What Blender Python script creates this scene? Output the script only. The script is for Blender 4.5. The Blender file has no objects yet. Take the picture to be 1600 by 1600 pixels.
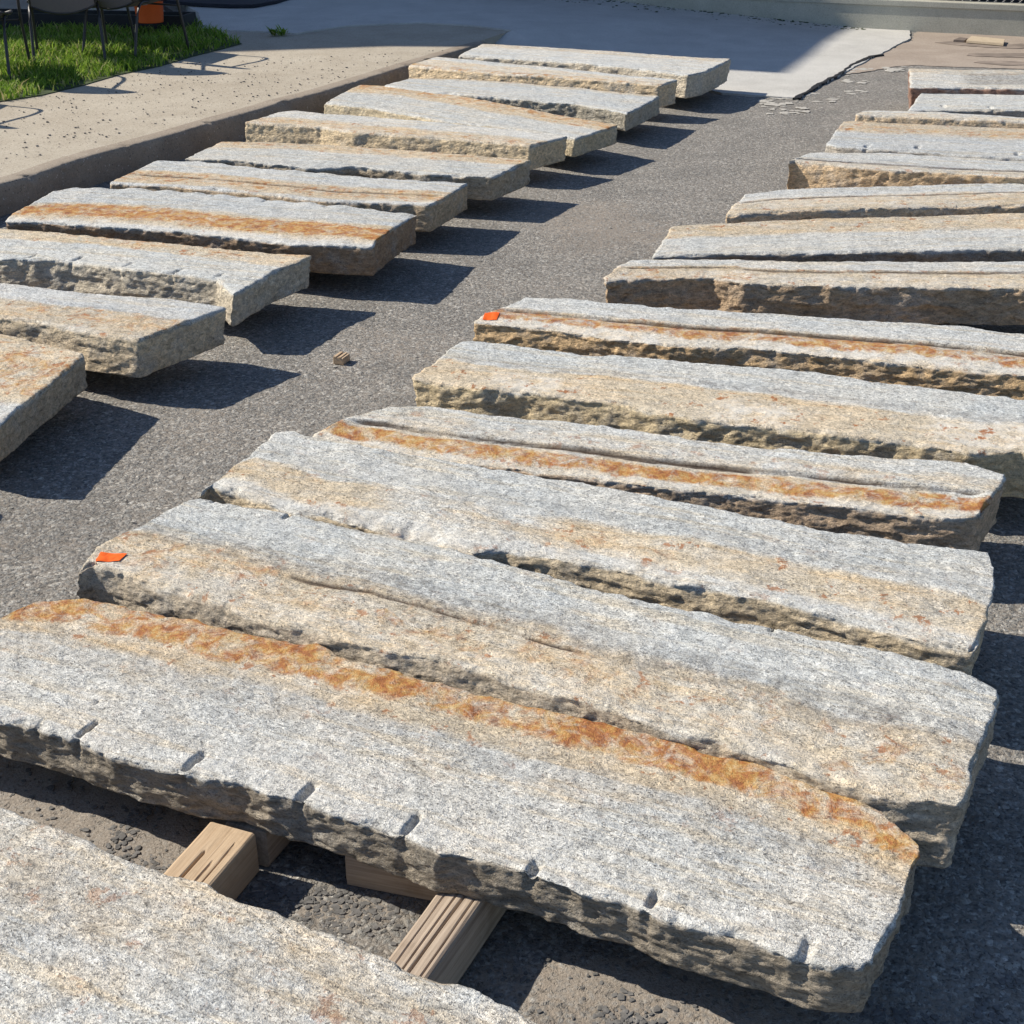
import bpy, bmesh, math, random
import numpy as np
from mathutils import Vector, Matrix
random.seed(7)
C = bpy.context.scene.collection
SC = bpy.context.scene
# ------------------------------------------------------------------ camera, world, sun, exposure
F, YH, H = 2150.0, -260.0, 1.75          # focal length (photo px), horizon row, eye height in metres
TH = math.atan2(800-YH, F)
cd = bpy.data.cameras.new('camera'); cam = bpy.data.objects.new('camera', cd); C.objects.link(cam)
cam.location = (0, 0, H); cam.rotation_euler = (math.pi/2-TH, 0, 0)
cd.sensor_width = 36; cd.sensor_fit = 'HORIZONTAL'; cd.lens = F/1600*36; cd.clip_start = .05; cd.clip_end = 600
SC.camera = cam
SUN_EL = math.radians(38.5); SUN_AZ = math.radians(-16)      # direction in which the light travels, from +x
w = bpy.data.worlds.new("World"); SC.world = w; w.use_nodes = True
wn = w.node_tree; wn.nodes.clear()
sky = wn.nodes.new('ShaderNodeTexSky'); sky.sky_type = 'NISHITA'; sky.sun_disc = False
sky.sun_elevation = SUN_EL
# sun stands towards (-cos, -sin) of the travel direction; sky rotation is measured clockwise from +y
sdx, sdy = -math.cos(SUN_AZ), -math.sin(SUN_AZ)
sky.sun_rotation = math.atan2(sdx, sdy)
sky.air_density = .9; sky.dust_density = .4; sky.ozone_density = 3.5
bgn = wn.nodes.new('ShaderNodeBackground'); bgn.inputs['Strength'].default_value = .084
wo = wn.nodes.new('ShaderNodeOutputWorld')
hs = wn.nodes.new('ShaderNodeHueSaturation'); hs.inputs['Saturation'].default_value = .98
wn.links.new(sky.outputs[0], hs.inputs['Color']); wn.links.new(hs.outputs[0], bgn.inputs['Color']); wn.links.new(bgn.outputs[0], wo.inputs['Surface'])
sl = bpy.data.lights.new('sun', 'SUN'); sl.energy = 4.3; sl.angle = math.radians(.53); sl.color = (1, .925, .80)
so = bpy.data.objects.new('sun', sl); C.objects.link(so)
trav = Vector((math.cos(SUN_AZ)*math.cos(SUN_EL), math.sin(SUN_AZ)*math.cos(SUN_EL), -math.sin(SUN_EL)))
so.rotation_euler = trav.to_track_quat('-Z', 'Y').to_euler(); so.location = (-8, 6, 9)
SC.view_settings.view_transform = 'Standard'; SC.view_settings.look = 'None'
SC.view_settings.exposure = 0.68; SC.view_settings.gamma = 1; SC.view_settings.use_curve_mapping = False
SC.render.engine = 'CYCLES'

# ------------------------------------------------------------------ helpers
def at(px, py, z=0.0):
    "world point at height z that the photo shows at pixel (px, py)"
    x = (px-800)/F; y = (800-py)/F
    dy = math.cos(TH)+y*math.sin(TH); dz = -math.sin(TH)+y*math.cos(TH)
    t = (z-H)/dz
    return np.array([x*t, dy*t])

def _hash(ix, iy, iz, seed):
    h = (ix*374761393 + iy*668265263 + iz*2147483647 + seed*1274126177) & 0xFFFFFFFF
    h = ((h ^ (h >> 13))*1274126177) & 0xFFFFFFFF
    h = ((h ^ (h >> 15))*2246822519) & 0xFFFFFFFF
    return ((h ^ (h >> 16)) & 0xFFFFFF)/8388607.5-1.0

def vnoise(p, seed=0):
    "smooth value noise, -1..1, p is (n,3)"
    i = np.floor(p).astype(np.int64); f = p-i; f = f*f*f*(f*(f*6-15)+10)
    r = 0
    for dx in (0, 1):
        wx = f[:, 0] if dx else 1-f[:, 0]
        for dy in (0, 1):
            wy = f[:, 1] if dy else 1-f[:, 1]
            for dz in (0, 1):
                wz = f[:, 2] if dz else 1-f[:, 2]
                r = r+wx*wy*wz*_hash(i[:, 0]+dx, i[:, 1]+dy, i[:, 2]+dz, seed)
    return r

def fbm(p, scale, octv=4, seed=0, gain=.55, stretch=(1, 1, 1)):
    q = p*np.array(stretch)*scale; a = 1; s = 0; r = 0
    for o in range(octv):
        r = r+a*vnoise(q+o*17.3, seed+o); s += a; a *= gain; q = q*2.03
    return r/s

def sstep(a, b, x):
    t = np.clip((x-a)/(b-a+1e-9), 0, 1); return t*t*(3-2*t)

def tag(o, label=None, cat=None, group=None, kind=None):
    if label: o['label'] = label
    if cat: o['category'] = cat
    if group: o['group'] = group
    if kind: o['kind'] = kind
    return o

def mesh_obj(name, verts, faces, mat, parent=None, smooth=False, loc=(0, 0, 0), rz=0):
    me = bpy.data.meshes.new(name)
    if isinstance(verts, np.ndarray) and isinstance(faces, np.ndarray) and faces.ndim == 2:
        n = faces.shape[1]
        me.vertices.add(len(verts)); me.vertices.foreach_set('co', verts.astype(np.float32).ravel())
        me.loops.add(faces.size); me.loops.foreach_set('vertex_index', faces.astype(np.int32).ravel())
        me.polygons.add(len(faces)); me.polygons.foreach_set('loop_start', np.arange(0, faces.size, n, dtype=np.int32))
        me.update(calc_edges=True)
    else:
        me.from_pydata([tuple(map(float, v)) for v in verts], [], [tuple(map(int, f)) for f in faces]); me.update()
    if mat: me.materials.append(mat)
    me.polygons.foreach_set('use_smooth', np.full(len(me.polygons), smooth, dtype=bool))
    o = bpy.data.objects.new(name, me); C.objects.link(o)
    o.location = loc; o.rotation_euler = (0, 0, rz)
    if parent: o.parent = parent
    return o

def empty(name, loc=(0, 0, 0), rz=0):
    o = bpy.data.objects.new(name, None); C.objects.link(o); o.location = loc; o.rotation_euler = (0, 0, rz)
    o.empty_display_size = .1
    return o

def bm_obj(name, bm, mat, parent=None, smooth=False, loc=(0, 0, 0), rz=0, bevel=0, seg=2):
    if bevel:
        bmesh.ops.bevel(bm, geom=[e for e in bm.edges], offset=bevel, segments=seg, affect='EDGES', profile=.6)
    me = bpy.data.meshes.new(name); bm.to_mesh(me); bm.free()
    if mat: me.materials.append(mat)
    for p in me.polygons: p.use_smooth = smooth
    o = bpy.data.objects.new(name, me); C.objects.link(o); o.location = loc; o.rotation_euler = (0, 0, rz)
    if parent: o.parent = parent
    return o

def box(bm, x0, x1, y0, y1, z0, z1):
    vs = [bm.verts.new(c) for c in ((x0, y0, z0), (x1, y0, z0), (x1, y1, z0), (x0, y1, z0), (x0, y0, z1), (x1, y0, z1), (x1, y1, z1), (x0, y1, z1))]
    for f in ((0, 3, 2, 1), (4, 5, 6, 7), (0, 1, 5, 4), (1, 2, 6, 5), (2, 3, 7, 6), (3, 0, 4, 7)): bm.faces.new([vs[i] for i in f])

def tube(bm, pts, r, n=8, closed=False):
    pts = [Vector(p) for p in pts]; rings = []
    for i, p in enumerate(pts):
        a = pts[i-1] if (i > 0 or closed) else p; b = pts[(i+1) % len(pts)] if (i < len(pts)-1 or closed) else p
        t = (b-a).normalized(); u = t.orthogonal().normalized() if abs(t.z) > .9 else t.cross(Vector((0, 0, 1))).normalized()
        v = t.cross(u)
        rings.append([bm.verts.new(p+(u*math.cos(k*2*math.pi/n)+v*math.sin(k*2*math.pi/n))*r) for k in range(n)])
    m = len(rings)
    for i in range(m if closed else m-1):
        A, B = rings[i], rings[(i+1) % m]
        for k in range(n): bm.faces.new((A[k], A[(k+1) % n], B[(k+1) % n], B[k]))
    if not closed: bm.faces.new(rings[0][::-1]); bm.faces.new(rings[-1])

def smooth_path(pts, n=5):
    out = []; P = [Vector(p) for p in pts]
    for i in range(len(P)-1):
        a, b, c, d = P[max(i-1, 0)], P[i], P[i+1], P[min(i+2, len(P)-1)]
        for k in range(n):
            t = k/n
            out.append(.5*((2*b)+(-a+c)*t+(2*a-5*b+4*c-d)*t*t+(-a+3*b-3*c+d)*t**3))
    out.append(P[-1]); return out

# ------------------------------------------------------------------ node helpers
class NT:
    def __init__(s, name):
        s.m = bpy.data.materials.new(name); s.m.use_nodes = True; s.t = s.m.node_tree; s.t.nodes.clear()
        s.out = s.n('ShaderNodeOutputMaterial'); s.b = s.n('ShaderNodeBsdfPrincipled')
        s.l(s.b.outputs[0], s.out.inputs[0]); s.b.inputs['Specular IOR Level'].default_value = .25
    def n(s, ty, **k):
        x = s.t.nodes.new(ty)
        for a, v in k.items(): setattr(x, a, v)
        return x
    def l(s, a, b): s.t.links.new(a, b)
    def set(s, sock, v):
        if hasattr(v, 'is_output') or isinstance(v, bpy.types.NodeSocket): s.l(v, sock)
        elif isinstance(v, tuple) and len(v) == 3 and sock.type == 'RGBA': sock.default_value = (*v, 1)
        else: sock.default_value = v
    def coord(s, kind='Object', offset=True, scale=(1, 1, 1)):
        tc = s.n('ShaderNodeTexCoord'); o = tc.outputs[kind]
        mp = s.n('ShaderNodeMapping'); s.l(o, mp.inputs[0]); mp.inputs['Scale'].default_value = scale
        if offset:
            oi = s.n('ShaderNodeObjectInfo'); mu = s.math('MULTIPLY', oi.outputs['Random'], 57.0)
            cb = s.n('ShaderNodeCombineXYZ'); s.l(mu, cb.inputs[0]); s.l(mu, cb.inputs[2]); s.l(cb.outputs[0], mp.inputs['Location'])
        return mp.outputs[0]
    def noise(s, vec, scale, detail=3, rough=.55, dist=0):
        x = s.n('ShaderNodeTexNoise'); s.l(vec, x.inputs['Vector']); x.inputs['Scale'].default_value = scale
        x.inputs['Detail'].default_value = detail; x.inputs['Roughness'].default_value = rough; x.inputs['Distortion'].default_value = dist
        return x.outputs['Fac']
    def voro(s, vec, scale, feature='F1', rand=1):
        x = s.n('ShaderNodeTexVoronoi', feature=feature); s.l(vec, x.inputs['Vector']); x.inputs['Scale'].default_value = scale
        x.inputs['Randomness'].default_value = rand
        return x
    def math(s, op, a, b=0.0, c=0.0, clamp=False):
        x = s.n('ShaderNodeMath', operation=op, use_clamp=clamp)
        s.set(x.inputs[0], a); s.set(x.inputs[1], b); s.set(x.inputs[2], c); return x.outputs[0]
    def ramp(s, fac, stops, interp='LINEAR'):
        x = s.n('ShaderNodeValToRGB'); s.l(fac, x.inputs[0]); cr = x.color_ramp; cr.interpolation = interp
        while len(cr.elements) < len(stops): cr.elements.new(.5)
        for e, (p, c) in zip(cr.elements, stops):
            e.position = p; e.color = (c, c, c, 1) if not isinstance(c, tuple) else (*c, 1)
        return x.outputs[0]
    def mix(s, fac, a, b, mode='MIX'):
        x = s.n('ShaderNodeMix', data_type='RGBA', blend_type=mode); s.set(x.inputs[0], fac); s.set(x.inputs[6], a); s.set(x.inputs[7], b)
        return x.outputs[2]
    def attr(s, name, kind='GEOMETRY'):
        x = s.n('ShaderNodeAttribute', attribute_type=kind); x.attribute_name = name; return x
    def sep(s, c):
        x = s.n('ShaderNodeSeparateColor'); s.l(c, x.inputs[0]); return x.outputs
    def bump(s, h, strength=.5, dist=.01, normal=None):
        x = s.n('ShaderNodeBump'); s.set(x.inputs['Height'], h); x.inputs['Strength'].default_value = strength
        x.inputs['Distance'].default_value = dist
        if normal: s.l(normal, x.inputs['Normal'])
        return x.outputs[0]
    def finish(s, col, rough=.85, normal=None):
        s.set(s.b.inputs['Base Color'], col); s.set(s.b.inputs['Roughness'], rough)
        if normal: s.l(normal, s.b.inputs['Normal'])
        return s.m

def mat_granite():
    s = NT('granite')
    v = s.coord('Object', True, (1, 1, 1)); vs = s.coord('Object', True, (.72, 1.05, 1.05))
    big = s.noise(v, 5, 4, .6); med = s.noise(vs, 34, 5, .62, .6); fine = s.noise(v, 235, 3, .7, .8)
    warpn = s.n('ShaderNodeTexNoise'); s.l(v, warpn.inputs['Vector']); warpn.inputs['Scale'].default_value = 90; warpn.inputs['Detail'].default_value = 3
    vm = s.n('ShaderNodeVectorMath', operation='SCALE'); s.l(warpn.outputs['Color'], vm.inputs[0]); vm.inputs['Scale'].default_value = .010
    va = s.n('ShaderNodeVectorMath', operation='ADD'); s.l(vs, va.inputs[0]); s.l(vm.outputs[0], va.inputs[1])
    vo = s.voro(va.outputs[0], 400); cell = s.sep(vo.outputs['Color'])[0]
    vo2 = s.voro(va.outputs[0], 165); cell2 = s.sep(vo2.outputs['Color'])[1]
    grain = s.ramp(cell, [(0, (.17, .165, .155)), (.10, (.34, .335, .325)), (.3, (.50, .50, .485)), (.6, (.62, .615, .59)), (1, (.76, .745, .70))])
    g2 = s.ramp(cell2, [(0, .70), (.14, .88), (.5, 1.0), (1, 1.12)])
    base = s.mix(1, grain, g2, 'MULTIPLY')
    base = s.mix(1, base, s.ramp(med, [(.3, .74), (.5, 1.0), (.68, 1.14)]), 'MULTIPLY')
    base = s.mix(s.ramp(big, [(.38, 0.0), (.62, 1.0)]), base, s.mix(1, base, (.90, .94, .99), 'MULTIPLY'))
    oi0 = s.n('ShaderNodeObjectInfo'); base = s.mix(1, base, s.ramp(s.math('FRACT', s.math('MULTIPLY', oi0.outputs['Random'], 7.31)), [(0, (.90, .90, .90)), (.35, (1.04, 1.03, 1.0)), (.7, (.97, .945, .90)), (1, (1.08, 1.07, 1.05))]), 'MULTIPLY')
    stv = s.coord('Object', True, (.13, 1.4, 1.0))
    s1 = s.noise(stv, 16, 6, .7, .3); s2 = s.noise(s.coord('Object', True, (.3, 1.2, 1.3)), 8, 5, .68)
    base = s.mix(s.ramp(s1, [(.50, 0.0), (.62, .8)]), base, s.mix(1, base, (1.0, .90, .76), 'MULTIPLY'))
    base = s.mix(s.ramp(s1, [(.32, .6), (.42, 0.0)]), base, s.mix(1, base, (.74, .75, .76), 'MULTIPLY'))
    base = s.mix(s.ramp(s2, [(.52, 0.0), (.66, .55)]), base, s.mix(.4, base, (.74, .73, .69)))
    fl = s.ramp(fine, [(.34, 1.0), (.42, 0.0)])
    base = s.mix(s.math('MULTIPLY', fl, .55), base, (.11, .105, .095))
    a1 = s.attr('m1'); rust, tan, dark = s.sep(a1.outputs['Color'])[:3]; side = a1.outputs['Alpha']
    a2 = s.attr('m2'); white, crack, blue = s.sep(a2.outputs['Color'])[:3]
    base = s.mix(s.math('MULTIPLY', blue, .9), base, s.mix(1, base, (.935, .955, .97), 'MULTIPLY'))
    # tan and brown weathering
    tn = s.math('ADD', tan, s.math('MULTIPLY', s.math('SUBTRACT', s.noise(vs, 13, 6, .7, .4), .5), 1.9))
    tf = s.math('MULTIPLY', s.ramp(tn, [(.15, 0.0), (.95, 1.0)]), s.ramp(tan, [(.0, 0.0), (.12, 1.0)]))
    base = s.mix(tf, base, s.mix(1, base, (1.03, .87, .67), 'MULTIPLY'))
    base = s.mix(s.math('MULTIPLY', white, s.ramp(s.noise(v, 19, 6, .7, .5), [(.40, .08), (.60, .85)])), base, s.mix(.62, base, (.76, .74, .69)))
    # rust
    n3 = s.noise(v, 15, 7, .72, .7)
    rf = s.math('ADD', s.math('MULTIPLY', rust, 1.3), s.math('MULTIPLY', s.math('SUBTRACT', n3, .575), 4.6))
    rf = s.math('MULTIPLY', s.ramp(rf, [(.05, 0.0), (.88, 1.0)]), s.ramp(rust, [(.02, 0.0), (.3, 1.0)]))
    rc = s.ramp(s.noise(v, 27, 6, .75, .4), [(.33, (.19, .052, .014)), (.44, (.37, .12, .024)), (.53, (.48, .235, .05)), (.62, (.57, .39, .16)), (.73, (.64, .54, .35))])
    rc = s.mix(.35, rc, s.mix(1, rc, s.mix(.5, g2, grain), 'MULTIPLY'))
    base = s.mix(s.math('MULTIPLY', rf, .90), base, rc)
    # scattered rust freckles (everywhere, few)
    fr = s.noise(v, 17, 5, .72, .2); frm = s.math('MULTIPLY', s.ramp(fr, [(.600, 0.0), (.640, 1.0)]), s.math('ADD', .12, tan))
    base = s.mix(s.math('MULTIPLY', frm, .8, clamp=True), base, (.33, .12, .035))
    base = s.mix(s.math('MULTIPLY', dark, s.ramp(s.noise(vs, 45, 5, .7), [(.38, 0.0), (.62, .95)])), base, (.10, .088, .078))
    # split faces
    oi = s.n('ShaderNodeObjectInfo')
    sn = s.noise(s.coord('Object', True, (.6, 1, 1.5)), 42, 6, .68, .8)
    sc = s.ramp(sn, [(.28, .34), (.40, .68), (.55, 1.0), (.72, 1.45)])
    sidec = s.mix(1, s.mix(1, oi.outputs['Color'], sc, 'MULTIPLY'), s.mix(.45, (1, 1, 1), s.mix(1, grain, (2.1, 2.1, 2.1), 'MULTIPLY')), 'MULTIPLY')
    st = s.noise(v, 9, 4, .6)
    sidec = s.mix(s.ramp(st, [(.5, 0.0), (.68, .75)]), sidec, s.mix(.55, sidec, base))
    sidec = s.mix(s.ramp(s.noise(v, 7.3, 5, .65), [(.60, 0.0), (.72, .35)]), sidec, (.12, .11, .095))
    base = s.mix(side, base, sidec)
    base = s.mix(crack, base, (.055, .035, .024))
    hf = s.math('ADD', s.math('MULTIPLY', fine, .35), s.math('MULTIPLY', med, 1.0))
    hf = s.math('ADD', hf, s.math('MULTIPLY', vo.outputs['Distance'], .12))
    b1 = s.bump(hf, .9, .010)
    hs = s.math('MULTIPLY', s.math('ADD', s.noise(s.coord('Object', True, (.6, 1, 1.4)), 55, 7, .72, .6), s.math('MULTIPLY', s.voro(va.outputs[0], 75).outputs['Distance'], .35)), side)
    b2 = s.bump(hs, .85, .02, b1)
    return s.finish(base, s.ramp(fine, [(.3, .62), (.7, .9)]), b2)

def mat_asphalt():
    s = NT('asphalt')
    v = s.coord('Object', False)
    wn_ = s.n('ShaderNodeTexNoise'); s.l(v, wn_.inputs['Vector']); wn_.inputs['Scale'].default_value = 45
    vm = s.n('ShaderNodeVectorMath', operation='SCALE'); s.l(wn_.outputs['Color'], vm.inputs[0]); vm.inputs['Scale'].default_value = .02
    va = s.n('ShaderNodeVectorMath', operation='ADD'); s.l(v, va.inputs[0]); s.l(vm.outputs[0], va.inputs[1]); va = va.outputs[0]
    v1 = s.voro(va, 82); v2 = s.voro(va, 170)
    c1 = s.sep(v1.outputs['Color'])[0]; c2 = s.sep(v2.outputs['Color'])[1]
    col = s.ramp(c1, [(0, (.085, .083, .08)), (.45, (.17, .167, .16)), (.85, (.27, .262, .248)), (1, (.50, .48, .44))])
    col = s.mix(.45, col, s.ramp(c2, [(0, (.055, .055, .055)), (.5, (.18, .175, .165)), (.9, (.29, .28, .26)), (1, (.66, .63, .58))]))
    gap = s.ramp(v1.outputs['Distance'], [(.28, 0.0), (.62, 1.0)])
    dustn = s.noise(v, 1.1, 5, .62); dn2 = s.noise(v, 16, 5, .7)
    at_ = s.attr('dust'); df = s.math('ADD', at_.outputs['Fac'], s.math('MULTIPLY', s.math('SUBTRACT', dustn, .5), 1.5))
    df = s.math('ADD', df, s.math('MULTIPLY', s.math('SUBTRACT', dn2, .5), 1.1))
    dfr = s.ramp(df, [(.25, 0.0), (1.0, 1.0)])
    g = s.math('MULTIPLY', gap, s.math('ADD', s.math('MULTIPLY', dfr, .9), .35), clamp=True)
    col = s.mix(g, col, (.235, .19, .148))
    col = s.mix(s.math('MULTIPLY', dfr, .80), col, s.ramp(s.noise(v, 260, 4, .8), [(.30, (.08, .07, .062)), (.42, (.19, .165, .142)), (.55, (.255, .225, .195)), (.70, (.36, .33, .29))]))
    dk = s.noise(v, 2.7, 4, .6)
    col = s.mix(s.ramp(dk, [(.40, .35), (.55, 0.0)]), col, s.mix(1, col, (.62, .64, .66), 'MULTIPLY'))
    dim = s.ramp(s.noise(v, 62, 3, .7, .6), [(.33, .85), (.42, 0.0)])
    col = s.mix(s.math('MULTIPLY', dim, s.math('SUBTRACT', 1.0, s.math('MULTIPLY', dfr, .6))), col, (.075, .072, .07))
    pit = s.math('MULTIPLY', s.ramp(s.noise(v, 150, 2, .6, .2), [(.30, .8), (.37, 0.0)]), s.math('SUBTRACT', 1.0, s.math('MULTIPLY', dfr, .8)))
    col = s.mix(pit, col, (.035, .033, .032))
    h = s.math('SUBTRACT', s.math('MULTIPLY', s.noise(v, 150, 4, .75), .9), s.math('MULTIPLY', v1.outputs['Distance'], s.math('SUBTRACT', .75, s.math('MULTIPLY', dfr, .5))))
    h = s.math('ADD', h, s.math('MULTIPLY', v2.outputs['Distance'], -.3)); h = s.math('MULTIPLY', h, s.math('SUBTRACT', 1.0, s.math('MULTIPLY', dfr, .55))); h = s.math('SUBTRACT', h, s.math('ADD', s.math('MULTIPLY', pit, .6), s.math('MULTIPLY', dim, .5)))
    return s.finish(s.mix(1, col, (1.20, 1.21, 1.205), 'MULTIPLY'), .93, s.bump(h, .8, .0065))

def mat_concrete(name, c0, c1, speck=.5, scale=1.0, rgh=.9):
    s = NT(name); v = s.coord('Object', False)
    n = s.noise(v, 3*scale, 6, .62); col = s.mix(s.ramp(n, [(.3, 0.0), (.7, 1.0)]), c0, c1)
    vo = s.voro(v, 85*scale); r = s.sep(vo.outputs['Color'])
    m = s.math('MULTIPLY', s.ramp(r[0], [(.80, 0.0), (.84, 1.0)]), s.ramp(vo.outputs['Distance'], [(.25, 1.0), (.42, 0.0)]))
    col = s.mix(s.math('MULTIPLY', m, speck), col, s.ramp(r[1], [(.0, (.05, .045, .04)), (.6, (.13, .11, .09)), (.75, (.6, .57, .5)), (1, (.7, .66, .6))]))
    fn = s.noise(v, 110*scale, 5, .78); col = s.mix(1, col, s.ramp(fn, [(.30, .45), (.42, .88), (.52, 1.0), (.70, 1.22)]), 'MULTIPLY')
    st = s.noise(v, .8*scale, 5, .6); col = s.mix(s.ramp(st, [(.5, 0.0), (.68, .28)]), col, s.mix(1, col, (.7, .68, .66), 'MULTIPLY'))
    return s.finish(col, rgh, s.bump(s.math('ADD', fn, s.math('MULTIPLY', m, .5)), .6, .006))

def mat_wood(name, c0, c1, axis_scale=(1.0, 46, 46)):
    s = NT(name); v = s.coord('Object', True, axis_scale)
    n = s.noise(v, 3.2, 6, .68, .6); col = s.mix(s.ramp(n, [(.3, 0.0), (.68, 1.0)]), c0, c1)
    n2 = s.noise(v, 11, 4, .7, .3); col = s.mix(s.ramp(n2, [(.3, .5), (.42, 0.0)]), col, s.mix(1, col, (.55, .50, .45), 'MULTIPLY'))
    st = s.noise(s.coord('Object', True, (1, 1, 1)), 14, 4, .6); col = s.mix(s.ramp(st, [(.52, 0.0), (.7, .5)]), col, s.mix(1, col, (.6, .55, .5), 'MULTIPLY'))
    return s.finish(col, .82, s.bump(s.math('ADD', n, n2), .35, .002))

def mat_plain(name, col, rough=.6, metal=0, var=.25, scale=30, bump=.2, spec=.3, trans=0):
    s = NT(name); v = s.coord('Object', True); n = s.noise(v, scale, 4, .6)
    c = s.mix(1, (*col,) if False else col, s.ramp(n, [(.25, 1-var), (.75, 1+var*.6)]), 'MULTIPLY')
    s.b.inputs['Metallic'].default_value = metal; s.b.inputs['Specular IOR Level'].default_value = spec
    return s.finish(c, rough, s.bump(n, bump, .002))

def mat_grass():
    s = NT('grass_blades'); g = s.n('ShaderNodeNewGeometry')
    c = s.ramp(g.outputs['Random Per Island'], [(0, (.08, .15, .02)), (.45, (.17, .29, .03)), (.8, (.27, .40, .05)), (.93, (.40, .40, .14)), (1, (.46, .38, .20))])
    s.b.inputs['Subsurface Weight'].default_value = 0
    m = s.finish(c, .6)
    tr = s.n('ShaderNodeBsdfTranslucent'); s.l(c, tr.inputs[0]); mx = s.n('ShaderNodeMixShader'); mx.inputs[0].default_value = .4
    s.l(s.b.outputs[0], mx.inputs[1]); s.l(tr.outputs[0], mx.inputs[2]); s.l(mx.outputs[0], s.out.inputs[0])
    return m

def mat_mesh(name, col, scale=260, alpha=.25):
    "woven open mesh: fabric or wire with real see-through gaps"
    s = NT(name); v = s.coord('Object', False)
    wv = s.n('ShaderNodeTexWave', bands_direction='X'); s.l(v, wv.inputs[0]); wv.inputs['Scale'].default_value = scale
    wy = s.n('ShaderNodeTexWave', bands_direction='Y'); s.l(v, wy.inputs[0]); wy.inputs['Scale'].default_value = scale
    m = s.math('MULTIPLY', wv.outputs['Fac'], wy.outputs['Fac']); a = s.ramp(m, [(.55, 1.0), (.62, alpha)])
    s.l(a, s.b.inputs['Alpha'])
    return s.finish(col, .6)

M = dict(
    granite=mat_granite(), asphalt=mat_asphalt(),
    walk=mat_concrete('aggregate_concrete', (.37, .32, .25), (.46, .41, .33), .75),
    kerb=mat_concrete('kerb_concrete', (.25, .205, .16), (.35, .30, .24), .6),
    drive=mat_concrete('driveway_concrete', (.46, .45, .42), (.56, .545, .51), .12),
    wall=mat_concrete('wall_concrete', (.38, .37, .31), (.49, .475, .40), .2),
    stone=mat_plain('gravel_stone', (.15, .145, .14), .9, var=.5, scale=60, bump=.6),
    chip=mat_plain('pale_chip', (.42, .40, .36), .9, var=.3, scale=60, bump=.6),
    wood=mat_wood('weathered_timber', (.26, .20, .15), (.50, .41, .32)),
    wood_new=mat_wood('cut_timber', (.38, .265, .165), (.54, .41, .275)),
    orange=mat_plain('orange_tape', (.85, .13, .012), .55, var=.10, scale=25, bump=.3),
    orange_pl=mat_plain('orange_plastic', (.75, .13, .03), .45, var=.1, scale=8, bump=.1),
    white_pl=mat_plain('white_label', (.7, .68, .66), .5, var=.1, scale=8, bump=.1),
    black=mat_plain('black_metal', (.035, .035, .038), .42, metal=.2, var=.2, bump=.1, spec=.5),
    edging=mat_plain('black_edging', (.02, .02, .022), .7, var=.3, scale=9),
    mat=mat_plain('dark_navy', (.02, .022, .032), .8, var=.3, scale=9),
    sling=mat_plain('grey_mesh_sling', (.15, .14, .15), .75, var=.15, scale=300, bump=.5),
    soil=mat_plain('soil', (.055, .075, .03), .95, var=.5, scale=20, bump=1),
    dirt=mat_concrete('dusty_ground', (.30, .245, .20), (.38, .32, .265), .35),
    grass=mat_grass(),
    steel=mat_plain('galvanised_steel', (.5, .5, .5), .45, metal=.7, var=.15, bump=.1),
    panel_shade=mat_plain('dark_shade', (.018, .02, .028), .9, var=.2),  # near-black colour painted for the shade beyond the fence
    board=mat_wood('grey_board', (.40, .32, .22), (.55, .46, .34)),
    stain=mat_plain('damp_dust', (.25, .205, .17), .9, var=.5, scale=5),
    plank_dark=mat_plain('stained_board', (.16, .13, .11), .9, var=.4, scale=8),
)

# ------------------------------------------------------------------ ground, road, kerb
def axis(segs):
    out = []
    for a, b, d in segs: out += list(np.arange(a, b-1e-6, d))
    out.append(segs[-1][1]); return np.array(out)
gx = axis([(-220, -40, 30), (-40, -10, 5), (-10, -2.4, .5), (-2.4, -1.8, .06), (-1.8, 1.6, .0115), (1.6, 4.0, .06), (4.0, 10, .5), (10, 40, 5), (40, 220, 30)])
gy = axis([(-40, -5, 5), (-5, 1.0, .5), (1.0, 1.45, .03), (1.45, 4.6, .0115), (4.6, 7, .03), (7, 14, .12), (14, 20, .5), (20, 50, 5), (50, 320, 30)])
X, Y = np.meshgrid(gx, gy, indexing='ij'); n0, n1 = X.shape
P = np.stack([X.ravel(), Y.ravel(), np.zeros(X.size)], 1)
near = (np.abs(P[:, 0]) < 4) & (P[:, 1] > 0) & (P[:, 1] < 14)
fine = (P[:, 0] > -1.85) & (P[:, 0] < 1.65) & (P[:, 1] > 1.4) & (P[:, 1] < 4.7)
P[near, 2] += .004*fbm(P[near], 1.3, 3, 5)
P[fine, 2] += .0022*fbm(P[fine], 38, 2, 9)
dust = np.zeros(len(P)); q = P[near]
dust[near] = .06+.12*fbm(q, .9, 3, 31)
def blob(cx, cy, rx, ry, a):
    dust[near] += a*np.exp(-((q[:, 0]-cx)/rx)**2-((q[:, 1]-cy)/ry)**2)
for px, py, rx, ry, a in ((60, 1260, .35, .22, 1.0), (200, 1300, .3, .16, .8), (980, 1530, .22, .06, .9), (1150, 1600, .35, .1, .7), (520, 1420, .22, .05, .5),
                          (1400, 1420, .12, .35, .25), (960, 360, .45, .5, .55), (620, 520, .3, .2, .3), (700, 560, .4, .3, .35), (380, 700, .35, .2, .15), (330, 660, .2, .2, .35)):
    c = at(px, py); blob(c[0], c[1], rx, ry, a)
idx = np.arange(n0*n1).reshape(n0, n1)
fc = np.stack([idx[:-1, :-1].ravel(), idx[1:, :-1].ravel(), idx[1:, 1:].ravel(), idx[:-1, 1:].ravel()], 1)
g = mesh_obj('asphalt_ground', P, fc, M['asphalt'], smooth=True); tag(g, kind='structure')
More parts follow.
